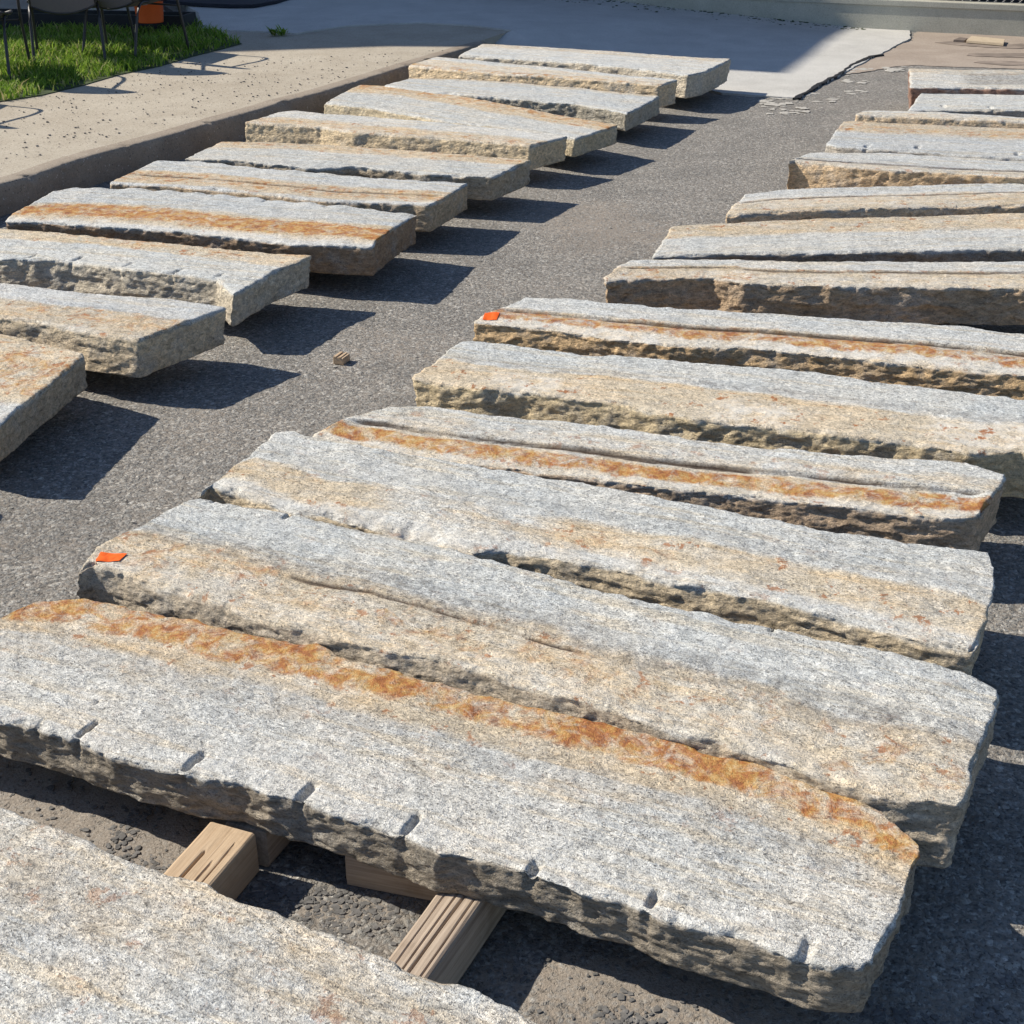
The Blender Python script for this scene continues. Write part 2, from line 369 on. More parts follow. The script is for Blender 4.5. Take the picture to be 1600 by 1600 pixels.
da = g.data.attributes.new('dust', 'FLOAT', 'POINT'); da.data.foreach_set('value', dust.astype(np.float32))

def poly_sheet(name, pts, mat, depth=.06, jitter=0.0, seed=0, cuts=True):
    "filled outline of (x, y, z) points with a skirt going down"
    pts = [np.array(p, float) for p in pts]; dense = []
    for i, p in enumerate(pts):
        r = pts[(i+1) % len(pts)]; n = max(1, int(np.hypot(*(r-p)[:2])/.035)) if jitter else 1
        n = min(n, 160)
        for k in range(n): dense.append(p+(r-p)*k/n)
    D = np.array(dense)
    if jitter:
        D[:, 0] += jitter*fbm(D, 9, 4, seed+3); D[:, 1] += jitter*fbm(D, 9, 4, seed+8)
    bm = bmesh.new(); top = [bm.verts.new(p) for p in D]; f = bm.faces.new(top)
    low = [bm.verts.new((p[0], p[1], p[2]-depth)) for p in D]; m = len(D)
    up = f.normal.copy(); f.normal_update(); 
    for i in range(m): bm.faces.new((top[i], low[i], low[(i+1) % m], top[(i+1) % m]))
    bmesh.ops.triangulate(bm, faces=[f]); bmesh.ops.recalc_face_normals(bm, faces=bm.faces)
    return bm_obj(name, bm, mat)

WZ = .16
kerb_px = [(-260, 358), (-120, 319), (0, 287), (47, 275), (109, 253), (156, 239), (219, 223), (281, 206), (344, 187), (406, 170), (444, 158), (500, 144), (550, 129), (634, 103), (681, 89), (731, 74), (762, 66)]
kerb_w = [at(x, y, WZ) for x, y in kerb_px]
kerb_w = [kerb_w[0]+(kerb_w[0]-kerb_w[1])*6]+kerb_w
K = np.array(kerb_w); seg = np.r_[0, np.cumsum(np.hypot(*np.diff(K, axis=0).T))]
ss = np.arange(0, seg[-1], .012); kx = np.interp(ss, seg, K[:, 0]); ky = np.interp(ss, seg, K[:, 1])
tx = np.gradient(kx); ty = np.gradient(ky); tl = np.hypot(tx, ty); tx /= tl; ty /= tl
k9 = np.ones(41)/41; kxp = np.pad(tx, 20, 'edge'); kyp = np.pad(ty, 20, 'edge'); tx = np.convolve(kxp, k9, 'valid'); ty = np.convolve(kyp, k9, 'valid')
nx_, ny_ = -ty, tx                                             # inland (left) normal
prof = [(.12, WZ-.001), (.08, WZ+.001), (.04, WZ+.001), (.022, WZ), (.010, WZ-.002), (.003, WZ-.007), (0, WZ-.016)]+[(-.003+.0*k, WZ-.016-k*.0125) for k in range(1, 14)]
V = []
for d, z in prof: V.append(np.stack([kx+nx_*d, ky+ny_*d, np.full(len(kx), z)], 1))
V = np.array(V); m, n = V.shape[:2]; fl = V.reshape(-1, 3).copy()
dw = np.repeat([0 if d > .05 else 1 for d, z in prof], n)
rough = .004*fbm(fl, 30, 4, 41)+.003*np.maximum(fbm(fl, 60, 2, 47)-.1, 0)*4
chip_ = np.maximum(fbm(fl*np.array([1, 1, .3]), 14, 4, 77)-.25, 0)*.07*np.repeat([1 if z > WZ-.05 else .2 for d, z in prof], n)
fl[:, 0] += np.tile(nx_, m)*dw*(rough+chip_); fl[:, 1] += np.tile(ny_, m)*dw*(rough+chip_)
fl[:, 2] -= dw*np.repeat([1 if (z > WZ-.02) else 0 for d, z in prof], n)*(chip_*.5)
ii = np.arange(m*n).reshape(m, n)
fc = np.stack([ii[:-1, :-1].ravel(), ii[1:, :-1].ravel(), ii[1:, 1:].ravel(), ii[:-1, 1:].ravel()], 1)
kb = mesh_obj('kerb', fl, fc, M['kerb'], smooth=True); tag(kb, kind='structure')
inner = [(kx[i]+nx_[i]*.085, ky[i]+ny_[i]*.085, WZ-.0025) for i in range(0, len(kx), 12)]
edge_px = [(800, 47), (740, 40), (660, 35), (540, 40), (462, 52), (400, 48), (318, 46), (240, 8), (-500, -40)]
walk = inner+[(*at(x, y, WZ), WZ-.0025) for x, y in edge_px]+[(-14, 8, WZ-.0025), (-12, -3, WZ-.0025)]
sw = poly_sheet('sidewalk', walk, M['walk'], .2); tag(sw, kind='structure')

# far wall line in plan
wa, wb = at(1340, 44, .012), at(1595, 58, .0); wd = (wb-wa)/np.hypot(*(wb-wa)); wnrm = np.array([wd[1], -wd[0]])   # towards camera
def on_wall(px, py):
    "point of the wall plane seen at a pixel"
    x = (px-800)/F; y = (800-py)/F; d = np.array([x, math.cos(TH)+y*math.sin(TH), -math.sin(TH)+y*math.cos(TH)])
    wn2 = np.array([-wd[1], wd[0]]); t = wa@wn2/(d[:2]@wn2); return np.array([0, 0, H])+d*t
wl = [on_wall(1420, 49), on_wall(1340, 43.5), on_wall(1225, 31), on_wall(1125, 20), on_wall(1037, 11), on_wall(950, -1)]
drive = [(*at(762, 66, .10), .10), (*at(900, 92, .05), .05), (*at(1130, 145, .014), .014), (*at(1190, 149, .014), .014), (*at(1245, 153, .014), .014), (*at(1290, 128, .014), .014),
         (*at(1370, 86, .014), .014), (*at(1422, 60, .014), .014)]+[(p[0], p[1], max(p[2], .014)) for p in wl]
drive += [(.2, 19.5, .3), (-7, 22, .3), (*at(250, -20, WZ+.01), WZ+.01)]+[(*at(x, y, WZ+.01), WZ+.01) for x, y in ((310, 20), (318, 46), (400, 48), (462, 52), (540, 40), (660, 35), (740, 40), (800, 47))]
dv = poly_sheet('driveway', drive, M['drive'], .2, .02, 3); tag(dv, kind='structure')
# broken edge: dark crack line, chips of concrete
dirt = [(*at(x, y, .005), .005) for x, y in ((1300, 118), (1350, 96), (1425, 62), (1435, 40), (1700, 50), (1700, 112), (1560, 106), (1430, 102), (1400, 104), (1350, 112))]
dg = poly_sheet('dusty_ground', dirt, M['dirt'], .003, .05, 11); tag(dg, kind='structure')

# ------------------------------------------------------------------ granite slabs
SLABZ = .09
def slab(front, back, t, label, bands, tint, res=.009, bevel=(0, 0), crack=None, slots=(), seed=0, left=None, right=None, rough=.010, und=.004, width=None,
         freck=0, waves=0, lipn=.006, scoops=(), under=False):
    zt = SLABZ+t; bw, bd = bevel
    B = np.array([at(x, y, zt) for x, y in back])
    if width: 
        d = B[-1]-B[0]; d /= np.hypot(*d); nn = np.array([d[1], -d[0]]); nn = nn if nn[1] < 0 else -nn
        Fp = B+nn*width; Fp[0] += nn*.02; 
    else: Fp = np.array([at(x, y, zt-bd) for x, y in front])
    o = (Fp.mean(0)+B.mean(0))/2; d = (Fp[-1]-Fp[0])+(B[-1]-B[0]); ang = math.atan2(d[1], d[0])
    ca, sa = math.cos(-ang), math.sin(-ang); R = np.array([[ca, -sa], [sa, ca]])
    toL = lambda A: (np.atleast_2d(A)-o)@R.T
    Fl, Bl = toL(Fp), toL(B)
    L = Fl[-1, 0]-Fl[0, 0]; W = abs((Bl[:, 1].mean()-Fl[:, 1].mean()))
    nu, nv, nw = max(8, int(L/res)), max(6, int(W/res)), max(6, int(t/res*1.15))
    # lattice surface
    I, J, Kk = np.meshgrid(np.arange(nu+1), np.arange(nv+1), np.arange(nw+1), indexing='ij')
    surf = (I == 0) | (I == nu) | (J == 0) | (J == nv) | (Kk == 0) | (Kk == nw)
    ids = -np.ones(I.shape, np.int64); ids[surf] = np.arange(surf.sum())
    i, j, k = I[surf], J[surf], Kk[surf]; s = i/nu; v = j/nv; zz = k/nw         # v: 0 back .. 1 front
    def par(Pl):
        sg = np.r_[0, np.cumsum(np.hypot(*np.diff(Pl, axis=0).T))]; sg /= sg[-1]
        # parameter by x-extent to keep stations square across
        return np.interp(s, sg, Pl[:, 0]), np.interp(s, sg, Pl[:, 1])
    fx, fy = par(Fl); bx, by = par(Bl)
    x = bx*(1-v)+fx*v; y = by*(1-v)+fy*v
    for side, lst in ((0, left), (1, right)):                    # bulging ends given as pixels from back to front
        if lst:
            A = toL(np.array([at(px, py, zt) for px, py in lst])); q = np.r_[0, np.cumsum(np.hypot(*np.diff(A, axis=0).T))]; q /= q[-1]
            ax, ay = np.interp(v, q, A[:, 0]), np.interp(v, q, A[:, 1]); S0 = np.clip(1-(s if side == 0 else 1-s)/.12, 0, 1)**1.5
            ex = (Bl[0 if side == 0 else -1, 0])*(1-v)+Fl[0 if side == 0 else -1, 0]*v; ey = (Bl[0 if side == 0 else -1, 1])*(1-v)+Fl[0 if side == 0 else -1, 1]*v
            x += (ax-ex)*S0; y += (ay-ey)*S0
    z = t*zz
    df = (1-v)*W; db = v*W; d0 = s*L; d1 = (1-s)*L; dt = t-z; dbm = z
    # undercut: bottom slightly inset, wandering
    rs = np.random.RandomState(seed+5); inset = .004+.012*rs.rand(4)
    y += (1-zz)*(inset[0]*.3 if under else -.024-.6*inset[0])*np.where(v > .5, 1, 0)*np.clip(1-df/.03, 0, 1); y -= (1-zz)*inset[1]*np.clip(1-db/.03, 0, 1)
    x -= (1-zz)*inset[2]*.5*np.clip(1-d1/.03, 0, 1); x += (1-zz)*inset[3]*np.clip(1-d0/.03, 0, 1)
    P3 = np.stack([x, y, z], 1); Q = P3+np.array([seed*3.7, seed*1.3, seed*.9])
    ds = np.minimum(np.minimum(df, db), np.minimum(d0, d1))
    # bevel strip along the front of the top face
    wob = .012*fbm(Q*np.array([1, 0, 0]), 7, 3, 3)
    zo = np.zeros(len(x))
    if bw: zo -= bd*sstep(0, 1, 1-(df+wob)/bw)*np.where(zz > 0, zz, 0)
    # displacement
    wy = np.exp(-(np.minimum(df, db)/.013)**2); wx = np.exp(-(np.minimum(d0, d1)/.013)**2); wz = np.exp(-(np.minimum(dt, dbm)/.010)**2)
    big = fbm(Q, 5.5, 3, 11, stretch=(1, 1, 1.6)); mid = fbm(Q, 36, 4, 12, gain=.62, stretch=(.75, 1, 1.5)); rid = 1-np.abs(fbm(Q, 34, 3, 14, stretch=(.55, 1, 1.7)))*2
    rd2 = 1-2.2*np.abs(fbm(Q, 12, 2, 17, stretch=(.8, 1, 1.7))); nface = rough*(.35*big+.36*mid+.24*rid+.40*rd2)
    lipw = lipn*fbm(Q*np.array([1, 1, .2]), 26, 3, 21)
    sy = np.where(df < db, -1, 1); sx = np.where(d0 < d1, -1, 1)
    y += sy*wy*(nface+lipw*np.exp(-dt/.02)); x += sx*wx*(rough*.7*(big*1.2+mid)+lipw*.6)
    top = und*1.1*fbm(Q, 3.1, 2, 31, stretch=(1, .7, 1))+und*.75*fbm(Q, 14, 4, 32, stretch=(.8, 1, 1), gain=.6)+.0016*fbm(Q, 60, 3, 33, gain=.7)
    if waves: top -= waves*np.exp(-db/.09)*(.5+.5*np.sin(x*2*math.pi/.155+2*fbm(Q*np.array([1, 0, 0]), 3, 2, 6)))
    bot = -.004*np.abs(fbm(Q, 8, 3, 35))-.002
    zo += np.where(dt < dbm, wz*top*(zz > .3), -wz*bot*1.0)
    # rounding of edges, with chipped places
    ch = np.maximum(fbm(Q*np.array([1, 1, .3]), 9, 3, 51)-.12, 0)
    r = .0055+.035*ch
    ev = np.clip(1-np.minimum(df, db)/r, 0, 1)*np.clip(1-dt/r, 0, 1); eh = np.clip(1-np.minimum(d0, d1)/r, 0, 1)*np.clip(1-dt/r, 0, 1)
    zo -= .55*r*ev*ev+.5*r*eh*eh; y -= sy*.45*r*ev*ev; x -= sx*.45*r*eh*eh
    rc = .010; ec = np.clip(1-np.minimum(df, db)/rc, 0, 1)*np.clip(1-np.minimum(d0, d1)/rc, 0, 1); x -= sx*.4*rc*ec; y -= sy*.4*rc*ec
    lowr = .008; el = np.clip(1-np.minimum(df, db)/lowr, 0, 1)*np.clip(1-dbm/lowr, 0, 1); zo += .4*lowr*el; y -= sy*.4*lowr*el
    istop = (zz > .999)
    ckm = np.zeros(len(x))
    if crack:
        pos = crack[0]+crack[3]*fbm(Q*np.array([1, 0, 0]), 4, 4, 61) if len(crack) > 3 else crack[0]+.012*fbm(Q*np.array([1, 0, 0]), 8, 4, 61)
        dd = (df-pos); wd_ = crack[2]*np.clip(.5+1.1*fbm(Q*np.array([1, 0, 0]), 6, 3, 63)+.25, .35, 1.3)
        c0, c1 = (crack[4], crack[5]) if len(crack) > 5 else (0, 1)
        on = sstep(c0, c0+.04, s)*(1-sstep(c1-.04, c1, s))
        ckm = np.exp(-(dd/np.maximum(wd_, res*.62))**2)*np.clip(wd_/crack[2]*1.6, 0, 1)*istop*on*(wd_ > .001)
        zo -= istop*on*crack[1]*sstep(.006, -.004, dd)*np.exp(-np.maximum(-dd, 0)/.10)+ckm*.004
    slm = np.zeros(len(x))
    for sp in slots:
        px, py = sp[:2]; ln = sp[2] if len(sp) > 2 else .045; wdt = sp[3] if len(sp) > 3 else .008; dep = sp[4] if len(sp) > 4 else .012
        c = toL(at(px, py, zt))[0]; ux, uy = .06, 1.0
        al = (x-c[0])*ux+(y-c[1])*uy; ac = (x-c[0])*uy-(y-c[1])*ux
        mm = np.clip(1-(np.abs(ac)/wdt)**3, 0, 1)*np.clip(1-(np.abs(al)/(ln/2))**4, 0, 1)*np.exp(-(dt/.012)**2)
        zo -= dep*mm; y -= sy*dep*.5*wy*np.clip(1-(np.abs(ac)/wdt)**2, 0, 1)*np.exp(-(dt/.045)**2)*(np.abs(al) < ln*.9)*(dt > .004); slm = np.maximum(slm, mm)
    for px, py, rr, dep in scoops:
        c = toL(at(px, py, zt))[0]; rr2 = ((x-c[0])/rr)**2+((y-c[1])/(rr*.45))**2
        zo -= dep*np.exp(-rr2)*(1+.5*fbm(Q, 30, 3, 71))*np.exp(-dt/.04)
    z = z+zo
    V = np.stack([x, y, z], 1)
    # faces
    fs = []
    def quads(a, flip):
        q = np.stack([a[:-1, :-1].ravel(), a[1:, :-1].ravel(), a[1:, 1:].ravel(), a[:-1, 1:].ravel()], 1); fs.append(q[:, ::-1] if flip else q)
    quads(ids[:, :, nw], True); quads(ids[:, :, 0], False); quads(ids[:, 0, :], True); quads(ids[:, nv, :], False); quads(ids[0], False); quads(ids[nu], True)
    fcs = np.concatenate(fs)
    ob = mesh_obj('granite_slab', V, fcs, M['granite'], smooth=True, loc=(o[0], o[1], SLABZ), rz=ang)
    tag(ob, label, 'stone slab', 'granite slabs laid out in two rows'); ob.color = (*[min(1, c*k_) for c, k_ in zip(tint, (2.45, 2.32, 2.28))], 1)
    # masks
    vv = v+.075*fbm(Q, 2.4, 4, 81, stretch=(1, .3, 1))+.045*fbm(Q, 14, 3, 82, stretch=(.5, 1, 1))
    m1 = np.zeros((len(x), 4)); m2 = np.zeros((len(x), 4)); topm = sstep(t*.0+.020, .004, dt)
    for bnd in bands:
        kd, v0, v1, a = bnd[:4]; s0, s1 = bnd[4:6] if len(bnd) > 4 else (-1, 2)
        e = .05 if kd not in ('white',) else .03
        q = sstep(v0-e, v0+e, vv)*(1-sstep(v1-e, v1+e, vv))*sstep(s0-.04, s0+.06, s)*(1-sstep(s1-.06, s1+.04, s))*a*topm
        if kd == 'rust': m1[:, 0] = np.maximum(m1[:, 0], q)
        elif kd == 'tan': m1[:, 1] = np.maximum(m1[:, 1], q)
        elif kd == 'dark': m1[:, 2] = np.maximum(m1[:, 2], q)
        elif kd == 'white': m2[:, 0] = np.maximum(m2[:, 0], q)
        elif kd == 'blue': m2[:, 2] = np.maximum(m2[:, 2], q)
    lipe = .010+.016*np.clip(fbm(Q*np.array([1, 1, .2]), 12, 4, 91)+.3, 0, 1.2)
    m1[:, 3] = sstep(lipe*.35, lipe, dt+.4*r*ev)*np.where(zz > .999, 0, 1)
    edge = np.exp(-((dt-.002)/.010)**2)*np.exp(-(df/.012)**2)*np.clip(.55+.9*fbm(Q, 12, 3, 95), 0, 1); m2[:, 0] = np.maximum(m2[:, 0], .8*edge)
    m2 = np.clip(m2, 0, 1); m2[:, 1] = np.clip(ckm*1.1, 0, 1)
    for nm, arr in (('m1', m1), ('m2', m2)):
        a = ob.data.attributes.new(nm, 'FLOAT_COLOR', 'POINT'); a.data.foreach_set('color', arr.astype(np.float32).ravel())
    def point(sv, vf):                                           # world point under the slab
        xs = (Bl[0, 0]*(1-sv)+Bl[-1, 0]*sv)*(1-vf)+(Fl[0, 0]*(1-sv)+Fl[-1, 0]*sv)*vf; ys = (Bl[0, 1]*(1-sv)+Bl[-1, 1]*sv)*(1-vf)+(Fl[0, 1]*(1-sv)+Fl[-1, 1]*sv)*vf
        return np.array([xs, ys])@R+o
    ob_pts[ob.name] = point
    return ob
ob_pts = {}
BR = (.23, .185, .125); GY = (.25, .225, .18); OC = (.32, .245, .15); DK = (.125, .11, .088); RD = (.13, .08, .06); GR = (.24, .22, .175); TN = (.33, .26, .17)
S = {}
S['R0'] = slab(None, [(-330, 1165), (-120, 1222), (0, 1260), (37, 1271), (139, 1312), (176, 1335), (244, 1361), (326, 1384), (382, 1404), (450, 1429), (596, 1496), (672, 1521), (747, 1547), (844, 1597), (960, 1660)],
    .13, 'mottled white and buff slab in the bottom left corner, nearest to the viewer, with scattered rust freckles',
    [('tan', -.1, .4, .42), ('tan', .45, 1.1, .25), ('rust', .02, .14, .12), ('dark', .12, .5, .30)], GY, res=.0042, seed=1, width=.46, und=.005)
S['R1'] = slab([(-170, 1078), (-80, 1100), (0, 1119), (59, 1134), (125, 1156), (175, 1175), (216, 1187), (281, 1203), (312, 1208), (375, 1216), (416, 1237), (469, 1247), (562, 1281), (631, 1300), (679, 1322), (720, 1327), (820, 1356), (888, 1375), (912, 1387), (981, 1403), (1050, 1435), (1119, 1454), (1201, 1478), (1249, 1495), (1304, 1511), (1363, 1509)],
    [(31, 949), (56, 938), (137, 934), (200, 947), (281, 966), (375, 991), (500, 1012), (600, 1044), (724, 1076), (832, 1104), (952, 1136), (1050, 1160), (1177, 1191), (1256, 1217), (1308, 1237), (1383, 1275), (1435, 1320), (1442, 1334)],
    .105, 'long pale slab with a rusty orange band along its back edge and wedge slots along its front, second from the bottom of the right row',
    [('rust', -.2, .22, .72, -.02, 1.1), ('tan', -.2, .36, .8, -.03, 1.1), ('tan', .36, .58, .22), ('dark', .28, .5, .28), ('white', .86, 1.1, .35), ('rust', .45, .60, .1)], (.17, .155, .125), res=.0042, under=True, seed=2, rough=.013, und=.005,
    slots=[(138, 1139, .062, .008, .016), (304, 1188, .07, .010, .017), (480, 1234, .06, .011, .017), (644, 1283, .06, .008, .015), (835, 1352, .035, .012, .016), (1022, 1403, .05, .010, .012), (1262, 1483, .06, .012, .012), (151, 1097, .025, .004, .007), (60, 1131, .04, .003, .008)], lipn=.010,
    left=[(33, 949), (-6, 966), (-110, 1024), (-170, 1078)])
S['R2'] = slab([(122, 889), (149, 881), (194, 891), (224, 904), (280, 922), (325, 937), (370, 949), (437, 969), (531, 992), (606, 1012), (750, 1043), (862, 1080), (967, 1108), (1031, 1130), (1125, 1150), (1215, 1179), (1263, 1200), (1359, 1230), (1445, 1244), (1507, 1251)],
    [(287, 783), (312, 778), (331, 782), (437, 798), (494, 810), (569, 829), (660, 846), (750, 868), (892, 908), (975, 930), (1050, 949), (1100, 957), (1206, 983), (1294, 1000), (1381, 1019), (1506, 1053), (1566, 1081)],
    .135, 'blue-grey slab with buff rust-freckled front half and an orange tape patch on its left corner',
    [('blue', -.1, .5, .8), ('tan', .52, 1.1, .75), ('rust', .56, .95, .24), ('dark', .40, .62, .55), ('white', .85, 1.1, .4)], (.235, .21, .165), res=.0045, seed=3, rough=.013, und=.006,
    crack=(.165, .006, .0040, .022, .22, .62), slots=[(450, 803, .045, .010, .014), (1206, 985, .02, .007, .012), (336, 780, .035, .004, .008)],
    left=[(287, 783), (205, 830), (150, 858), (122, 889)])
S['R3'] = slab([(308, 774), (331, 757), (369, 765), (411, 780), (456, 794), (512, 801), (569, 811), (640, 834), (700, 851), (742, 860), (787, 856), (862, 867), (975, 889), (1050, 907), (1200, 936), (1256, 950), (1359, 975), (1412, 990), (1484, 1006), (1525, 1012)],
    [(430, 676), (460, 672), (479, 679), (572, 699), (700, 719), (792, 735), (909, 754), (978, 768), (1100, 791), (1225, 816), (1334, 834), (1412, 844), (1475, 853), (1544, 862), (1551, 887)],
    .13, 'grey slab with a buff brown stripe down the middle and a broken scoop in its front edge, third from the bottom of the right row',
    [('blue', -.1, .48, .7), ('tan', .5, .86, .9, -.1, .27), ('tan', .5, .9, .85, .45, 1.1), ('tan', .5, 1.1, .3), ('white', .82, 1.1, .5), ('dark', .30, .45, .22), ('rust', .62, .8, .22, .45, .7)], (.30, .26, .185), res=.005, seed=4, rough=.012, und=.007,
    slots=[(650, 834, .05, .006, .012), (345, 775, .04, .005, .01)], scoops=[(640, 826, .11, .028), (560, 812, .07, .014)],
    right=[(1551, 887), (1550, 920), (1538, 965), (1525, 1012)])
S['R4'] = slab([(488, 679), (600, 703), (720, 722), (792, 730), (909, 742), (1012, 756), (1100, 764), (1194, 773), (1294, 785), (1381, 795), (1491, 806), (1537, 804)],
    [(602, 636), (669, 633), (744, 645), (841, 657), (944, 666), (1081, 686), (1206, 700), (1381, 714), (1512, 722), (1574, 742)],
    .14, 'grey-buff slab with a long dark crack and a bright rust stripe just in front of it, fourth from the bottom of the right row',
    [('tan', .2, .55, .4), ('rust', .62, .88, .8), ('tan', .56, 1.1, .7), ('white', .86, 1.1, .8), ('blue', -.1, .3, .5)], (.24, .19, .135), res=.0048, seed=5, bevel=(.10, .018), crack=(.125, .014, .0050, .012), rough=.013)
S['R5'] = slab([(645, 589), (700, 597), (755, 606), (806, 607), (875, 616), (978, 630), (1075, 650), (1250, 670), (1425, 688), (1512, 703), (1596, 702), (1650, 712)],
    [(720, 533), (744, 533), (806, 539), (900, 551), (978, 557), (1119, 569), (1272, 581), (1403, 600), (1596, 623), (1680, 634)],
    .14, 'slab banded blue-grey behind and tan in front with white patches on the tan, fifth from the bottom of the right row',
    [('blue', -.1, .4, .9), ('dark', .36, .46, .5), ('tan', .5, 1.1, 1.0), ('white', .6, .95, 1.4, .12, .26), ('white', .65, 1.0, 1.3, .48, .62), ('white', .5, .95, 1.4, .8, 1.0)], (.30, .255, .165), res=.0065, seed=6, rough=.016)
S['R6'] = slab([(740, 501), (806, 508), (847, 512), (909, 520), (978, 529), (1047, 537), (1162, 541), (1294, 553), (1469, 573), (1596, 584), (1690, 594)],
    [(820, 465), (892, 465), (944, 473), (1031, 480), (1162, 488), (1337, 499), (1512, 512), (1596, 521), (1700, 532)],
    .145, 'slab with a small orange tape patch, a thin dark crack and a narrow rust stripe above a white lip',
    [('rust', .55, .84, .75), ('tan', .5, 1.1, .6), ('white', .80, 1.1, .9), ('blue', -.1, .35, .5)], (.27, .20, .115), res=.0055, seed=7, bevel=(.11, .016), crack=(.145, .012, .0045, .010), rough=.017)
S['R7'] = slab([(942, 436), (1031, 433), (1110, 431), (1162, 440), (1294, 445), (1450, 446), (1596, 448), (1700, 452)],
    [(983, 405), (1075, 406), (1250, 409), (1450, 408), (1596, 408), (1720, 410)],
    .155, 'slab with a tall dark brown broken face, white at its left corner, behind the slab with the small orange tape',
    [('tan', .45, 1.1, .8), ('white', .72, 1.1, .55), ('rust', .42, .5, .4), ('rust', .7, 1.0, .35, .0, .35)], (.215, .165, .11), res=.008, seed=8, rough=.024, bevel=(.1, .012), crack=(.13, .006, .003, .008))
S['R8'] = slab([(1018, 400), (1119, 395), (1294, 393), (1450, 391), (1596, 389), (1700, 387)], [(1049, 354), (1127, 348), (1294, 341), (1450, 337), (1596, 333), (1720, 330)],
    .13, 'wide slab, buff along its back and bluish white along its front, above a nearly black broken face',
    [('tan', -.1, .45, .85), ('blue', .5, 1.1, .6), ('white', .55, 1.0, .25)], (.13, .115, .095), res=.009, under=True, seed=9, rough=.018)
S['R9'] = slab([(1131, 337), (1194, 331), (1287, 326), (1412, 323), (1597, 318), (1700, 315)], [(1164, 303), (1225, 295), (1350, 292), (1470, 288), (1597, 285), (1720, 282)],
    .11, 'slab with cream and tan streaks running askew over a grey back, its left end tapering to a rounded corner',
    [('tan', .4, 1.1, .85), ('white', .35, .55, .6), ('white', .6, .85, .5, .1, .6), ('blue', -.1, .3, .5)], TN, res=.010, seed=10, crack=(.22, .003, .003, .02), rough=.014)
S['R10'] = slab([(1231, 252), (1241, 250), (1319, 258), (1444, 266), (1597, 273), (1700, 278)], [(1264, 238), (1381, 238), (1500, 245), (1597, 251), (1710, 256)],
    .15, 'slab with a thick ochre pitted front face and a narrow grey top, in the right row',
    [('tan', .75, 1.1, .6), ('blue', -.1, .6, .5), ('dark', .5, .7, .3, .3, .6)], (.31, .235, .145), res=.010, seed=11, rough=.014, crack=(.09, .006, .004, .01))
S['R11'] = slab([(1291, 224), (1309, 228), (1375, 233), (1444, 237), (1506, 242), (1597, 247), (1700, 252)], [(1316, 190), (1334, 189), (1444, 194), (1597, 201), (1710, 206)],
    .11, 'bluish white slab with wedge slots along its front edge and a tan strip along its back',
    [('tan', -.1, .42, .95), ('rust', .15, .38, .35), ('blue', .45, 1.1, .7)], (.2, .19, .165), res=.009, seed=12, slots=[(1355, 228, .09, .012, .02), (1434, 230, .09, .012, .02), (1590, 241, .09, .012, .02)])
S['R12'] = slab([(1337, 178), (1444, 183), (1520, 186), (1597, 189), (1700, 194)], [(1347, 174), (1369, 172), (1475, 175), (1597, 183), (1710, 187)],
    .13, 'narrow pale slab with a tan face, twelfth from the bottom of the right row, between two bluish white slabs',
    [('tan', .4, 1.1, .5)], TN, res=.011, seed=13)
S['R13'] = slab([(1419, 172), (1506, 171), (1597, 171), (1700, 172)], [(1441, 142), (1520, 141), (1597, 141), (1710, 142)],
    .12, 'bluish white slab with two wedge slots in its front edge, second from the far end of the right row',
    [('blue', -.1, 1.1, .8)], (.2, .185, .155), res=.010, seed=14, slots=[(1475, 166, .10, .012, .02), (1548, 168, .10, .012, .02)])
S['R14'] = slab([(1422, 136), (1506, 136), (1597, 138), (1700, 140)], [(1421, 107), (1506, 109), (1597, 109), (1710, 112)],
    .16, 'white slab with dark blotches on top and a red-brown front face, at the far end of the right row',
    [('dark', .2, .8, .8, .3, .75), ('tan', -.1, .3, .5)], RD, res=.011, seed=15)
# left row
S['L0'] = slab([(-700, 770), (-390, 815), (-270, 828)], [(-620, 616), (-300, 656), (-142, 680)], .13, 'slab just outside the left edge of the picture whose shadow tip shows on the asphalt', [('tan', .3, 1.1, .5)], GY, res=.012, seed=16)
S['L1'] = slab([(-420, 580), (-200, 628), (-6, 666)], [(-360, 460), (-120, 497), (0, 521), (60, 533), (133, 553)],
    .115, 'slab cut by the left edge of the picture, rust and buff along its back, nearest of the left row',
    [('tan', -.1, .7, .9), ('rust', .05, .6, .42), ('white', .7, 1.1, .3)], (.22, .19, .14), res=.006, seed=17, rough=.010)
S['L2'] = slab([(-190, 467), (-80, 482), (0, 494), (65, 503), (140, 519), (221, 530)], [(-180, 412), (0, 441), (130, 457), (182, 461), (270, 467), (353, 481)],
    .135, 'slab white behind and tan in front with a clean squared right end, second nearest of the left row',
    [('tan', .45, 1.1, .9), ('rust', .45, .8, .32), ('white', -.1, .4, .35), ('blue', -.1, .4, .4)], (.29, .25, .18), res=.0065, seed=18, rough=.011)
S['L3'] = slab([(-180, 392), (0, 402), (110, 407), (195, 419), (276, 426), (341, 434), (367, 457)], [(-150, 341), (0, 356), (162, 370), (357, 390), (430, 394), (487, 398)],
    .13, 'grey slab with five wedge slots along its front edge and a greenish grey broken face, third nearest of the left row',
    [('tan', -.1, .35, .9), ('rust', -.1, .2, .3, .4, 1.1), ('blue', .35, 1.1, .7)], (.265, .245, .195), res=.007, seed=19, rough=.017,
    slots=[(52, 400, .06, .006, .01), (122, 404, .07, .010, .016), (200, 413, .07, .007, .012), (277, 423, .06, .009, .014), (344, 429, .05, .009, .012)], right=[(487, 398), (425, 424), (367, 457)])
